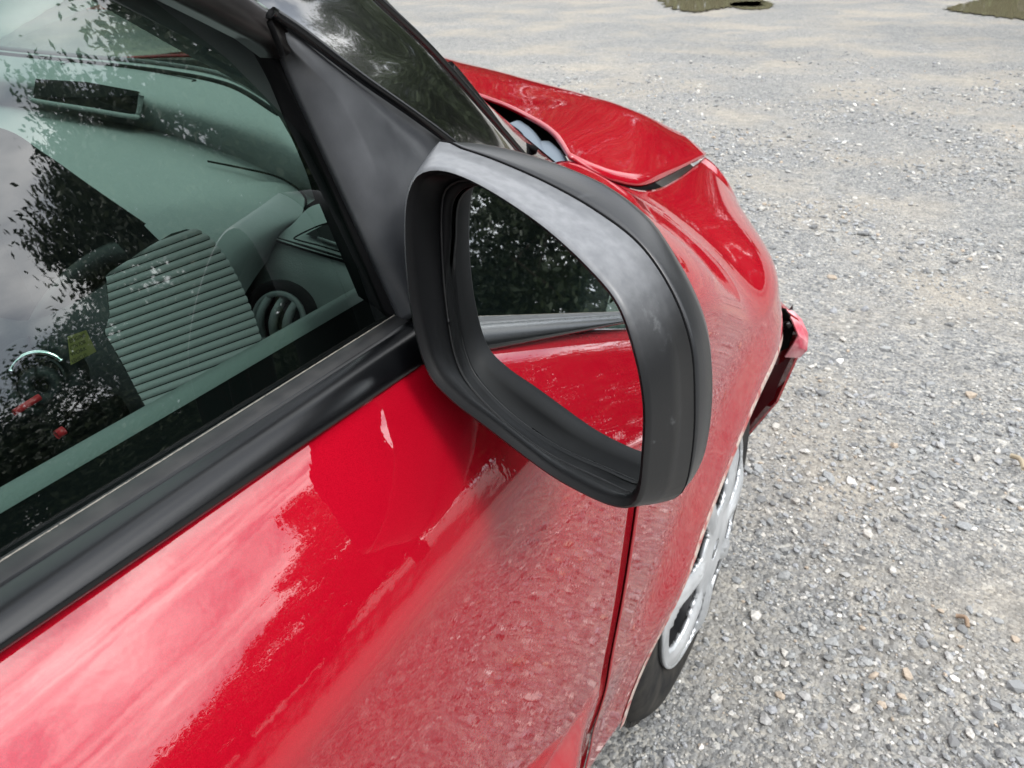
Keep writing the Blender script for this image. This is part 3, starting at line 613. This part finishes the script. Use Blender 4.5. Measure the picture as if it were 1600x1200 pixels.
# interior -----------------------------------------------------------
dash = empty('dashboard', (-.6,.3,.8), car)
def dz(px, py, z): return on(px, py, 2, z)
def inn(o): o.matrix_parent_inverse = Matrix.Translation((.6,-.3,-.8)); return o
g0 = [dz(-120,62,.957), dz(0,78,.955), dz(120,90,.953), dz(250,103,.951), dz(350,122,.949), dz(430,165,.945)]
g1 = [dz(-120,86,.958), dz(0,100,.957), dz(120,112,.955), dz(250,132,.952), dz(370,160,.949), dz(455,215,.944)]
g2 = [dz(-120,108,.950), dz(0,125,.950), dz(120,140,.947), dz(250,165,.943), dz(385,205,.938), dz(475,260,.932)]
g3 = [dz(-120,145,.915), dz(0,163,.915), dz(120,180,.912), dz(250,207,.909), dz(385,252,.905), dz(492,312,.90)]
inn(patch('dash_top', [g0, g1, g2, g3], DASH, dash, 40, 60, flip=True))
inn(tube('windscreen_seal', curve([q+V((0,.004,.001)) for q in g0], 40), .004, RUB, dash))
inn(tube('dash_seam', curve([q.lerp(r_, .38)+V((0,0,.0006)) for q, r_ in zip(g0, g1)], 40), .0035, MATTE, dash))
inn(tube('airbag_seam', curve([dz(95,100,.9565), dz(120,97,.9566), dz(200,106,.955), dz(298,123,.9525), dz(300,127,.952)], 30), .0006, MATTE, dash))
s0 = [q+V((0,0,.0)) for q in g3]
s1 = [dz(-120,170,.925), dz(0,200,.922), dz(120,230,.918), dz(250,270,.912), dz(385,290,.905), dz(478,322,.898)]
s2 = [dz(-120,190,.932), dz(0,200,.927), dz(70,240,.922), dz(150,296,.915), dz(280,385,.905), dz(345,430,.89)]
s1 = [(a+b_)/2+V((0,0,.003)) for a, b_ in zip(s0, s2)]
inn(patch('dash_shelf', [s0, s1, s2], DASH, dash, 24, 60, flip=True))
inn(patch('dash_face', [[q+V((0,0,-.0005)) for q in s2], [q+V((.0,.03,-.12)) for q in s2], [q+V((0,.05,-.30)) for q in s2]], DASHD, dash, 8, 30))  # near-black plastic carries the shade below the shelf edge
# instrument hood
def hrow(P, zl, zr): return [dz(x, y, zl+(zr-zl)*max(0,(k-2)/3)) for k, (x, y) in enumerate(P)]
h0 = hrow([(225,352),(265,322),(330,296),(400,284),(455,290),(476,310)], .9125, .907)
h1 = hrow([(245,372),(290,345),(345,325),(400,316),(448,318),(474,326)], .9145, .905)
h2 = hrow([(275,400),(315,380),(360,362),(405,352),(440,348),(468,345)], .911, .900)
h3 = hrow([(310,450),(340,425),(375,402),(405,388),(430,375),(452,362)], .899, .890)
h4 = hrow([(330,530),(360,495),(385,455),(405,425),(420,405),(434,382)], .874, .879)
inn(patch('instrument_hood', [h0, h1, h2, h3, h4], DASH, dash, 30, 40, flip=True))
inn(tube('hood_seam', curve([dz(325,252,.914), dz(380,263,.912), dz(430,275,.9115), dz(468,297,.909), dz(478,322,.901), dz(455,352,.893), dz(428,374,.880)], 40), .0009, MATTE, dash))
# outer end of the dash
c0 = [dz(425,372,.893), dz(455,352,.900), dz(482,325,.905), dz(510,315,.905)]
c1 = [dz(475,388,.892), dz(500,370,.896), dz(520,355,.898), dz(540,345,.899)]
c2 = [dz(545,408,.889), dz(560,400,.890), dz(575,390,.89), dz(590,380,.89)]
inn(patch('dash_end_top', [c0, c1, c2], DASH, dash, 16, 16))
k0 = [dz(366,405,.868), dz(395,378,.884), dz(425,374,.890), dz(480,391,.889), dz(545,411,.886), dz(600,428,.884)]
k1 = [dz(372,440,.858), dz(400,420,.870), dz(432,415,.876), dz(485,428,.876), dz(545,445,.876), dz(600,460,.876)]
k2 = [dz(385,480,.842), dz(410,465,.852), dz(440,462,.858), dz(488,470,.86), dz(545,480,.862), dz(600,490,.862)]
k3 = [dz(395,560,.815), dz(420,560,.82), dz(450,560,.825), dz(490,560,.828), dz(545,560,.83), dz(600,560,.83)]
inn(patch('dash_end', [k0, k1, k2, k3], DASH, dash, 30, 40, flip=True))
inn(tube('dash_end_seam', curve([q+V((0,-.001,.002)) for q in k0[2:]], 20), .0022, MATTE, dash))
# side demister
q4 = [dz(478,370,.8965), dz(512,352,.8985), dz(560,395,.893), dz(530,388,.8935)]
o = inn(mesh('demister_vent', [q+V((0,0,.002)) for q in q4], [(0,1,2,3)], MATTE, dash, False))
inn(tube('demister_slat', [dz(497,372,.8995), dz(545,388,.8965)], .0011, DASH, dash))
inn(tube('demister_surround', curve([dz(530,345,.9005), dz(500,352,.9005), dz(462,370,.898), dz(466,375,.897), dz(500,384,.896), dz(540,396,.893)], 30), .0006, MATTE, dash))
# storage slot in the passenger side, its inner shade painted as a flat patch
sl = [(70,130),(150,135),(230,150),(237,156),(232,186),(222,190),(150,178),(72,165),(66,158)]
slp = [dz(x, y, .9505-.030*sst(125, 190, y-.08*(x-70))) for x, y in sl]
c_ = sum(slp, V())/len(slp)
inn(mesh('storage_slot_shade', [q+V((0,-.009,.006)) for q in slp]+[c_+V((0,-.009,.007))], [(i, (i+1) % 9, 9) for i in range(9)], MATTE, dash, False))
inn(tube('slot_lip', curve([q+V((0,-.0105,.007)) for q in (slp[3], slp[4], slp[5], slp[6], slp[7], slp[8])], 30), .0026, DASH, dash))
PT0 = [on(60,-50,0,-.24), on(143,0,0,-.23), on(294,86,0,-.21), on(408,151,0,-.17), on(455,215,0,-.14), on(500,300,0,-.115)]
PT1 = [on(300,-80,0,-.10), on(330,0,0,-.095), on(390,60,0,-.085), on(440,135,0,-.07), on(480,215,0,-.06), on(525,310,0,-.05)]
PT2 = [(a+b_)/2+V((.012,-.012,.004)) for a, b_ in zip(PT0, PT1)]
thick(patch('pillar_trim', [PT0, PT2, PT1], DASHD, car, 10, 40), .003)
# round vent
vent = empty('air_vent', (0,0,0), car); vc = on(440,500,1,.085)
ax_ = V((.30,-.85,.42)).normalized(); va = V((1,0,0)); va = (va-ax_*va.dot(ax_)).normalized(); vb = ax_.cross(va)
def ring(nm, r, tr_, mt, off=0, sc=1): return tube(nm, [vc+ax_*off+(va*math.cos(2*math.pi*i/64)+vb*math.sin(2*math.pi*i/64))*r for i in range(65)], tr_, mt, vent, 10)
ring('vent_surround', .0245, .0042, MATTE, .001); ring('vent_ring', .0185, .0022, DASH, .004)
mesh('vent_well', [vc-ax_*.003+(va*math.cos(2*math.pi*i/32)+vb*math.sin(2*math.pi*i/32))*.026 for i in range(32)], [tuple(range(32))], MATTE, vent, False)
for k_ in (-.011, -.001, .009):
    P = [vc+va*k_+vb*(.016*t)+ax_*(.012*(1-t*t)) for t in [-1+2*i/12 for i in range(13)]]
    thick(gridmesh('vent_fin', [[p+va*.0015-ax_*.004, p+va*.0015+ax_*.001, p-va*.0012+ax_*.003] for p in P], DASH, vent), .001)
# striped reflection in the side glass, added as solid strips inside the cabin
raised_strip = empty('striped_reflection', (0,0,0), car)
STRIPE_OUT = [(165,430),(195,410),(232,386),(268,364),(292,357),(310,359),(330,373),(355,405),(378,448),(396,492),(408,530),(404,550),(340,592),(236,652),(214,612),(190,566),(163,520),(171,492),(168,458)]
def stripe_pt(x, y, off=0): return side(x, y, -.088, .6)+V((.8,-.3,.5)).normalized()*off
cxr = sum(p[0] for p in STRIPE_OUT)/len(STRIPE_OUT); cyr = sum(p[1] for p in STRIPE_OUT)/len(STRIPE_OUT)
mesh('stripe_reflection_backing', [stripe_pt(x, y, -.0012) for x, y in STRIPE_OUT]+[stripe_pt(cxr, cyr, -.0012)], [(i, (i+1) % len(STRIPE_OUT), len(STRIPE_OUT)) for i in range(len(STRIPE_OUT))], DASHD, raised_strip, False)
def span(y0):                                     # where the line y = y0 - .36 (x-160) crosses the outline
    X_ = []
    for (x1, y1), (x2, y2) in zip(STRIPE_OUT, STRIPE_OUT[1:]+STRIPE_OUT[:1]):
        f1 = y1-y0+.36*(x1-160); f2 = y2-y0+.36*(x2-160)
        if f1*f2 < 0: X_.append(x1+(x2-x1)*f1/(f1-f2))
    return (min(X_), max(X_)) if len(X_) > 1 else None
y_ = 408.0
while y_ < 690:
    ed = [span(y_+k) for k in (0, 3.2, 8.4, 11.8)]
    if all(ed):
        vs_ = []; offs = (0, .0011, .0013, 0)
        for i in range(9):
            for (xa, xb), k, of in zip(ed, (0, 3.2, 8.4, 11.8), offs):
                x = xa+(xb-xa)*i/8; vs_.append(stripe_pt(x, y_+k-.36*(x-160), of))
        mesh('reflection_strip', vs_, [(i*4+q, i*4+q+1, i*4+q+5, i*4+q+4) for i in range(8) for q in range(3)], STRIPE_REFL, raised_strip)
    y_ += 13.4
# steering wheel
stw = empty('steering_wheel', (0,0,0), car); wc = V((-.38,.07,.70)); wa = V((1,0,0)); wb = V((0,math.sin(R(30)),math.cos(R(30)))); wn = wa.cross(wb)
LEATHER = mat('black_leather', (.012,.012,.014), .45); bump(LEATHER, 900, .3, .0004)
tube('wheel_rim', [wc+(wa*math.cos(2*math.pi*i/80)+wb*math.sin(2*math.pi*i/80))*.168 for i in range(81)], .0145, LEATHER, stw, 14)
thick(mesh('hub_pad', [wc-wn*-.02+(wa*math.cos(2*math.pi*i/24)*.07+wb*math.sin(2*math.pi*i/24)*.055) for i in range(24)], [tuple(range(24))], LEATHER, stw, False), .03)
for a in (0, 180, 270):
    d_ = wa*math.cos(R(a))+wb*math.sin(R(a)); tube('spoke', [wc+d_*.05, wc+d_*.165], .012, LEATHER, stw, 8)
# steering column and ignition
colm = empty('steering_column', (0,0,0), car)
ig = on(72,585,0,-.16); ca_ = V((.75,-.55,.35)).normalized(); cb = V((0,0,1)); cb = (cb-ca_*cb.dot(ca_)).normalized(); cc = ca_.cross(cb)
def cring(nm, c, r, tr_, mt, a0=0, a1=360): return tube(nm, [c+(cb*math.cos(R(a0+(a1-a0)*i/40))+cc*math.sin(R(a0+(a1-a0)*i/40)))*r for i in range(41)], tr_, mt, colm, 8)
patch('column_shroud', [[dz(-150,440,.90), dz(20,500,.90), dz(120,470,.902), dz(200,420,.905)], [dz(-150,560,.885), dz(30,545,.89), dz(140,520,.893), dz(215,560,.885)], [dz(-150,700,.85), dz(30,640,.86), dz(140,620,.865), dz(235,660,.86)], [dz(-150,860,.78), dz(40,760,.79), dz(140,720,.80), dz(260,720,.80)]], DASHD, colm, 20, 24)
cring('ignition_bezel', ig+ca_*.012, .0155, .0055, DASHD); cring('ignition_ring', ig+ca_*.016, .0125, .0018, CHROME, -60, 60)
revolve_ = mesh('ignition_lock', [ig+ca_*(.018)+(cb*math.cos(6.283*i/24)+cc*math.sin(6.283*i/24))*.010 for i in range(24)], [tuple(range(24))], MATTE, colm, False)
cring('lock_knob', ig+ca_*.02+V((0,0,-.004)), .0065, .0035, DASHD); cring('lower_knob', on(135,665,0,-.12), .014, .006, MATTE)
tube('red_tab', [on(22,645,0,-.13), on(62,620,0,-.13)], .0016, REDP, colm); tube('red_catch', [on(88,680,0,-.115), on(100,672,0,-.115)], .0022, REDP, colm)
sq = [on(102,528,0,-.135), on(131,518,0,-.135), on(147,551,0,-.135), on(107,572,0,-.135)]
off_ = V((.006,-.002,.003)); sq = [q+off_ for q in sq]
stk = empty('warning_sticker', (0,0,0), car)
mesh('label_paper', sq, [(0,1,2,3)], YEL, stk, False)
ex = ((sq[1]-sq[0]).normalized()+(sq[2]-sq[3]).normalized()).normalized(); ez = (sq[1]-sq[2]).normalized(); nrm = ex.cross(ez).normalized()
if nrm.dot(CAM-sq[0]) < 0: nrm = -nrm
ey = nrm.cross(ex)
for ln, (t, s) in enumerate((('ENGINE', .26), ('CTN FOR', .22), ('WORK', .22), ('VEHICLES', .22))):
    cu = bpy.data.curves.new('lettering', 'FONT'); cu.body = t; cu.size = 1; tmp = bpy.data.objects.new('lettering', cu); COL.objects.link(tmp)
    me = bpy.data.meshes.new_from_object(tmp.evaluated_get(bpy.context.evaluated_depsgraph_get())); bpy.data.objects.remove(tmp)
    H = (sq[0]-sq[3]).length; W_ = (sq[1]-sq[0]).length; ww = max(v.co.x for v in me.vertices); sx_ = min(H*s, W_*.86/ww)
    org = sq[0].lerp(sq[3], .24+.235*ln)+ex*W_*.06+nrm*.0004
    for v in me.vertices: v.co = org+ex*(v.co.x*sx_)+ey*(v.co.y*H*.2)
    me.materials.append(INK); o = bpy.data.objects.new('lettering', me); COL.objects.link(o); o.parent = stk
# inner door card
ds = [(-.9, 0), (-.4, 0), (.06, 0)]
gridmesh('door_card', [[V((-.0645,y,.9065)), V((-.0665,y,.9105)), V((-.0715,y,.912)), V((-.078,y,.906)), V((-.085,y,.86)), V((-.09,y,.5))] for y in (-.9,-.6,-.3,-.1,.0,.07,.16)], DASH, car)
gridmesh('door_inner', [[V((-.004,y,.885)), V((-.035,y,.878)), V((-.0655,y,.9065))] for y in (-.9,-.3,.15)], MATTE, car)
gridmesh('far_door_card', [[V((-1.49, y, z)) for z in (.35,.7,.90)] for y in (-1,-.4,.3)], DASHD, car)
# seats
def seat(x0):
    s = empty('seat', (0,0,0), car)
    patch('seat_cushion', [[V((x0+a, -.15+b_, .60-.03*abs(a)/.2)) for a in (-.24,-.12,0,.12,.24)] for b_ in (-.45,-.2,0)], FABRIC, s, 12, 16).location = (0,-.35,0)
    thick(patch('seat_back', [[V((x0+a, -.95-.1*h+.04*(abs(a)/.2)**2, .6+h)) for a in (-.24,-.12,0,.12,.24)] for h in (0,.3,.6)], FABRIC, s, 12, 16), .08)
seat(-.42); seat(-1.14)

# wing mirror --------------------------------------------------------
mir_ = empty('wing_mirror', (0,0,0), car)
NL = 144
TL = .20
def yt(y, z): return y+TL*(z-.93)
def onT(px, py, y):
    d = sight(px, py); return CAM+d*((y-TL*.93-CAM.y+TL*CAM.z)/(d.y-TL*d.z))
def loop(pix, y, c=None):
    P = [onT(px, py, y) for px, py in pix]; n_ = len(P); Q = []
    for i in range(n_):
        p0, p1_, p2_, p3_ = P[i-1], P[i], P[(i+1) % n_], P[(i+2) % n_]
        for s in range(24):
            f = s/24; Q.append((p1_*2+(p2_-p0)*f+(p0*2-p1_*5+p2_*4-p3_)*f*f+(p1_*3-p0-p2_*3+p3_)*f**3)*.5)
    c = c or sum(P, V())/n_
    A = np.array([math.atan2(q.z-c.z, q.x-c.x) for q in Q]); Rr = np.array([math.hypot(q.z-c.z, q.x-c.x) for q in Q]); o_ = np.argsort(A); A, Rr = A[o_], Rr[o_]
    A = np.concatenate([A-2*math.pi, A, A+2*math.pi]); Rr = np.concatenate([Rr]*3); th = np.linspace(-math.pi, math.pi, NL, endpoint=False); rr1 = np.interp(th, A, Rr)
    return [V((c.x+r*math.cos(t), yt(y, c.z+r*math.sin(t)), c.z+r*math.sin(t))) for r, t in zip(rr1, th)]
def shrink(Lp, d, y=None):
    c = sum(Lp, V())/len(Lp); out = []
    for q in Lp:
        v = q-c; l = math.hypot(v.x, v.z); f = max(l-d, .001)/l; z = c.z+v.z*f; out.append(V((c.x+v.x*f, q.y if y is None else yt(y, z), z)))
    return out
def loft(nm, loops, mt, parent, capend=False, capstart=False):
    vs1 = [q for l in loops for q in l]; fs1 = [(i*NL+j, i*NL+(j+1) % NL, (i+1)*NL+(j+1) % NL, (i+1)*NL+j) for i in range(len(loops)-1) for j in range(NL)]
    if capend: fs1.append(tuple(range((len(loops)-1)*NL, len(loops)*NL)))
    if capstart: fs1.append(tuple(range(NL))[::-1])
    return fix_normals(mesh(nm, vs1, fs1, mt, parent))
lo_px = [(633,330),(641,287),(660,264),(700,262),(762,288),(850,345),(925,412),(975,475),(1003,560),(1015,640),(1011,720),(1003,775),(985,793),(950,788),(900,765),(850,735),(760,668),(705,625),(668,580),(645,500),(634,410)]
se_px = [(650,300),(660,258),(690,219),(712,230),(770,250),(850,285),(930,330),(1000,385),(1050,460),(1078,540),(1084,620),(1081,700),(1066,768),(1030,786),(985,788),(925,765),(850,715),(765,645),(705,600),(675,555),(658,480),(650,380)]
si_px = [(685,300),(690,250),(712,224),(770,229),(860,255),(940,290),(1010,345),(1062,422),(1098,500),(1112,570),(1111,650),(1097,720),(1065,768),(1030,778),(985,772),(925,745),(850,695),(775,630),(725,590),(700,540),(688,470),(682,380)]
ga_px = [(690,330),(700,290),(745,280),(830,320),(910,380),(970,440),(1010,520),(1035,620),(1035,700),(1010,760),(990,772),(940,750),(860,712),(790,662),(735,605),(712,560),(700,500),(692,420)]
gl_px = [(703,380),(709,312),(752,290),(830,325),(900,380),(960,440),(1005,520),(1030,620),(1030,700),(1008,754),(988,766),(937,746),(857,707),(787,657),(737,604),(716,560),(705,500),(699,440)]
YL, YS, YC = -.030, -.004, .012
Lo = loop(lo_px, YL); Se = loop(se_px, YS); Si = loop(si_px, YC); Ga = loop(ga_px, YL+.021); Gl = loop(gl_px, YL+.0225)
mid = [a.lerp(b_, .35)+V((0,0,0)) for a, b_ in zip(Lo, Se)]
lipi = shrink(Lo, .0032, YL+.0004)
loft('mirror_recess', [[q+V((0,.022,0)) for q in shrink(Ga, .0005)], Ga, [a.lerp(b_, .5) for a, b_ in zip(Ga, shrink(Lo,.0045,YL+.004))], shrink(Lo, .0042, YL+.003), lipi, shrink(Lo, .0014, YL-.0012)], PLASTIC, mir_)
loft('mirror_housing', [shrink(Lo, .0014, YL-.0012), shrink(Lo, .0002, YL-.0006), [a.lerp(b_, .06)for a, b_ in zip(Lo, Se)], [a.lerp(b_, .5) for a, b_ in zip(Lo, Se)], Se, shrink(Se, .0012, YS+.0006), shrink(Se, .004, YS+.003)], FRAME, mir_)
loft('mirror_cap', [shrink(Se, .003, YS+.002), shrink(Se, .0004, YS+.0008), [a.lerp(b_, .3) for a, b_ in zip([V((q.x,yt(YS+.001,q.z),q.z)) for q in Se], Si)], Si, shrink(Si, .004, YC+.012), shrink(Si, .013, YC+.026), shrink(Si, .028, YC+.036), shrink(Si, .05, YC+.041)], CAPM, mir_, capend=True)
tube('cap_seam', [q for q in shrink(Se, .0002, YS+.0012)]+[shrink(Se, .0002, YS+.0012)[0]], .0006, MATTE, mir_, 6)
# bezel and mirror
Gc = [a for a in Gl]
bez = loft('mirror_bezel', [shrink(Ga, .0012, YL+.026), shrink(Ga, .0010, YL+.0205), shrink(Ga, .0016, YL+.0199), [q+V((0,-.0006,0)) for q in Gc], [q+V((0,.001,0)) for q in Gc]], PLASTIC, mir_)
tube('bezel_gap', [q for q in shrink(Ga, .0006, YL+.0205)]+[shrink(Ga, .0006, YL+.0205)[0]], .0007, DUSTY, mir_, 6)
MROT = (R(12.0), R(1.5))        # tilt and turn of the mirror
gc = sum(Gl, V())/NL; nvx = V((math.tan(MROT[1]), -1, math.tan(MROT[0]))).normalized()
def mplane(q): return V((q.x, gc.y+.0035+((q.x-gc.x)*nvx.x+(q.z-gc.z)*nvx.z)/(-nvx.y), q.z))
ml = [mplane(q) for q in shrink(Gl, -.003)]
mesh('mirror_glass', ml+[mplane(gc)], [(i, (i+1) % NL, NL) for i in range(NL)], MIRR, mir_, False)
tube('mirror_arm', [V((-.03,.045,.94)), V((.02,.040,.94)), V((.055,.036,.94))], .018, PLASTIC, mir_, 16)

# leaf on the bonnet
lf = on(1013,243,2,.822); lo_ = mesh('fallen_leaf', [lf+V((-.006,0,.004)), lf+V((0,-.004,.009)), lf+V((.006,.001,.005)), lf+V((0,.005,.004))], [(0,1,2),(0,2,3)], mat('dry_leaf', (.42,.30,.16), .8), None, False)
tag(lo_, 'small dry tan leaf lying on the buckled red bonnet', 'leaf')

# small litter on the gravel
CHIPW = mat('pale_wood', (.36,.30,.21), .85)
def twig(px0, px1, r, nm, lab, cat, mt):
    a, b_ = on(*px0, 2, .012), on(*px1, 2, .010); mdl = (a+b_)/2+Vector((.004,.006,.006))
    tag(tube(nm, curve([a, mdl, b_], 9), r, mt, None, 7), lab, cat)
twig((1580,712), (1600,733), .006, 'wood_chip', 'pale wood chip lying on gravel at the right edge', 'wood chip', CHIPW)
twig((1494,962), (1512,980), .004, 'twig', 'short brown twig lying among grey gravel stones', 'twig', mat('reddish_wood', (.27,.19,.13), .85))
# ------------------------------------------------------------------ trees round the yard (seen in the paint, the glass and the puddles)
LEAF = mat('leaves', (.05,.085,.03), .6); BARK = mat('bark', (.10,.075,.055), .9)
def leaf_var():
    t = LEAF.node_tree; p = t.nodes['Principled BSDF']; g = nn(t, 'ShaderNodeNewGeometry'); r = nn(t, 'ShaderNodeValToRGB')
    r.color_ramp.elements[0].color = (.018,.032,.012,1); r.color_ramp.elements[1].color = (.055,.075,.026,1); t.links.new(g.outputs['Random Per Island'], r.inputs[0]); t.links.new(r.outputs[0], p.inputs['Base Color'])
leaf_var()
def crown_mesh(seed, n=9000, rx=1.0, rz=1.0, leaf=.09):
    g = np.random.default_rng(seed); cl = []
    for _ in range(60):
        v = g.normal(size=3); v /= np.linalg.norm(v); v *= g.uniform(.35,1)**.6; cl.append(v*np.array([rx,rx,rz]))
    cl = np.array(cl); k_ = g.integers(60, size=n); C = cl[k_]+g.normal(0, .135, size=(n,3))*np.array([1,1,.75])
    d = g.normal(size=(n,3)); d /= np.linalg.norm(d, axis=1)[:,None]; e = np.cross(d, g.normal(size=(n,3))); e /= np.linalg.norm(e, axis=1)[:,None]
    s = leaf*g.uniform(.5,1.2,size=(n,1))*.5
    P = np.stack([C-d*s, C+e*s*.45, C+d*s, C-e*s*.45], 1).reshape(-1,3)
    me = bpy.data.meshes.new('crown'); me.from_pydata(P.tolist(), [], np.arange(4*n).reshape(-1,4).tolist()); me.materials.append(LEAF); return me, cl
CR = [crown_mesh(s, 42000, 1.0, .95, .062) for s in (1, 2, 3)]
def tree(az, dist, h, rw, lab, ci, trunk_h=.06):
    x, y = CAM.x+dist*math.sin(R(az)), CAM.y+dist*math.cos(R(az)); t = empty('tree', (x, y, 0)); tag(t, lab, 'tree', 'trees round the gravel yard')
    me, cl = CR[ci]; o = bpy.data.objects.new('crown', me); COL.objects.link(o); o.parent = t; ch = h*(1-trunk_h)/2; o.location = (0,0,h-ch); o.scale = (rw, rw, ch); o.rotation_euler = (0,0,az)
    P = [V((0,0,0)), V((.06,.03,h*.25)), V((.0,.08,h*.55)), V((.05,.0,h*.8))]; rows_ = []
    for i, p in enumerate(curve(P, 8)):
        r = .16*(1-i/9)*h/6; rows_.append([p+V((r*math.cos(a*.785), r*math.sin(a*.785), 0)) for a in range(9)])
    tr1 = gridmesh('trunk', rows_, BARK, t)
    lv, lfc = [], []
    for c in cl[:14]:
        a = P[1]+(P[3]-P[1])*random.random(); b_ = V((c[0]*rw, c[1]*rw, h-ch+c[2]*ch)); n0 = len(lv); ax = (b_-a).orthogonal().normalized()*.035; bx2 = (b_-a).normalized().cross(ax)
        for q, s in ((a,1),(b_,.3)): lv += [q+ax*s, q+bx2*s, q-ax*s, q-bx2*s]
        lfc += [(n0+i, n0+(i+1) % 4, n0+4+(i+1) % 4, n0+4+i) for i in range(4)]
    mesh('limb', lv, lfc, BARK, t)
    return t
for i, (az, d, h, rw, ci) in enumerate([(34,12,7.0,2.2,0),(43,11,6.6,2.1,1),(52,13,7.4,1.5,2),(61,14,3.9,2.0,0),(69,13,3.0,2.4,2),(78,13,3.1,2.4,1),(90,11,6.5,2.3,0),(101,12,7.5,2.6,2),(114,12,6.8,2.6,1),(128,13,7,2.8,0),(145,13,7,2.8,2),(165,13,7,2.8,1),(190,14,7,3,0)]):
    tree(az, d, h, rw, 'leafy green tree at the edge of the gravel yard', ci)
for i, (az, d, h, rw, ci) in enumerate([(-12,27,9,3.4,1),(-22,28,10,3.6,0),(-33,28,9.4,3.4,2),(-44,28,9,3.6,1),(-56,27,6,3.4,0),(-68,26,6,3.4,2),(-80,26,6.6,3.4,1),(-94,26,6.6,3.4,1),(-2,27,8.4,3.2,2),(8,26,6,3.2,0),(17,25,6,3,1),(26,24,6,3,2)]):
    tree(az, d, h, rw, 'leafy green tree at the edge of the gravel yard', ci, -.3)
# old tyre beyond the far puddle
oty = revolve('old_tyre', [(.17,-.09),(.2,-.11),(.3,-.11),(.34,-.08),(.35,0),(.34,.08),(.3,.11),(.2,.11),(.17,.09)], TYRE, None, 48)
q = on(1605,-6,2,0); oty.location = (q.x+.25, q.y+.1, .115); oty.rotation_euler = (0, R(90), 0); tag(oty, 'black tyre lying beyond the muddy puddle at the far edge', 'tyre')
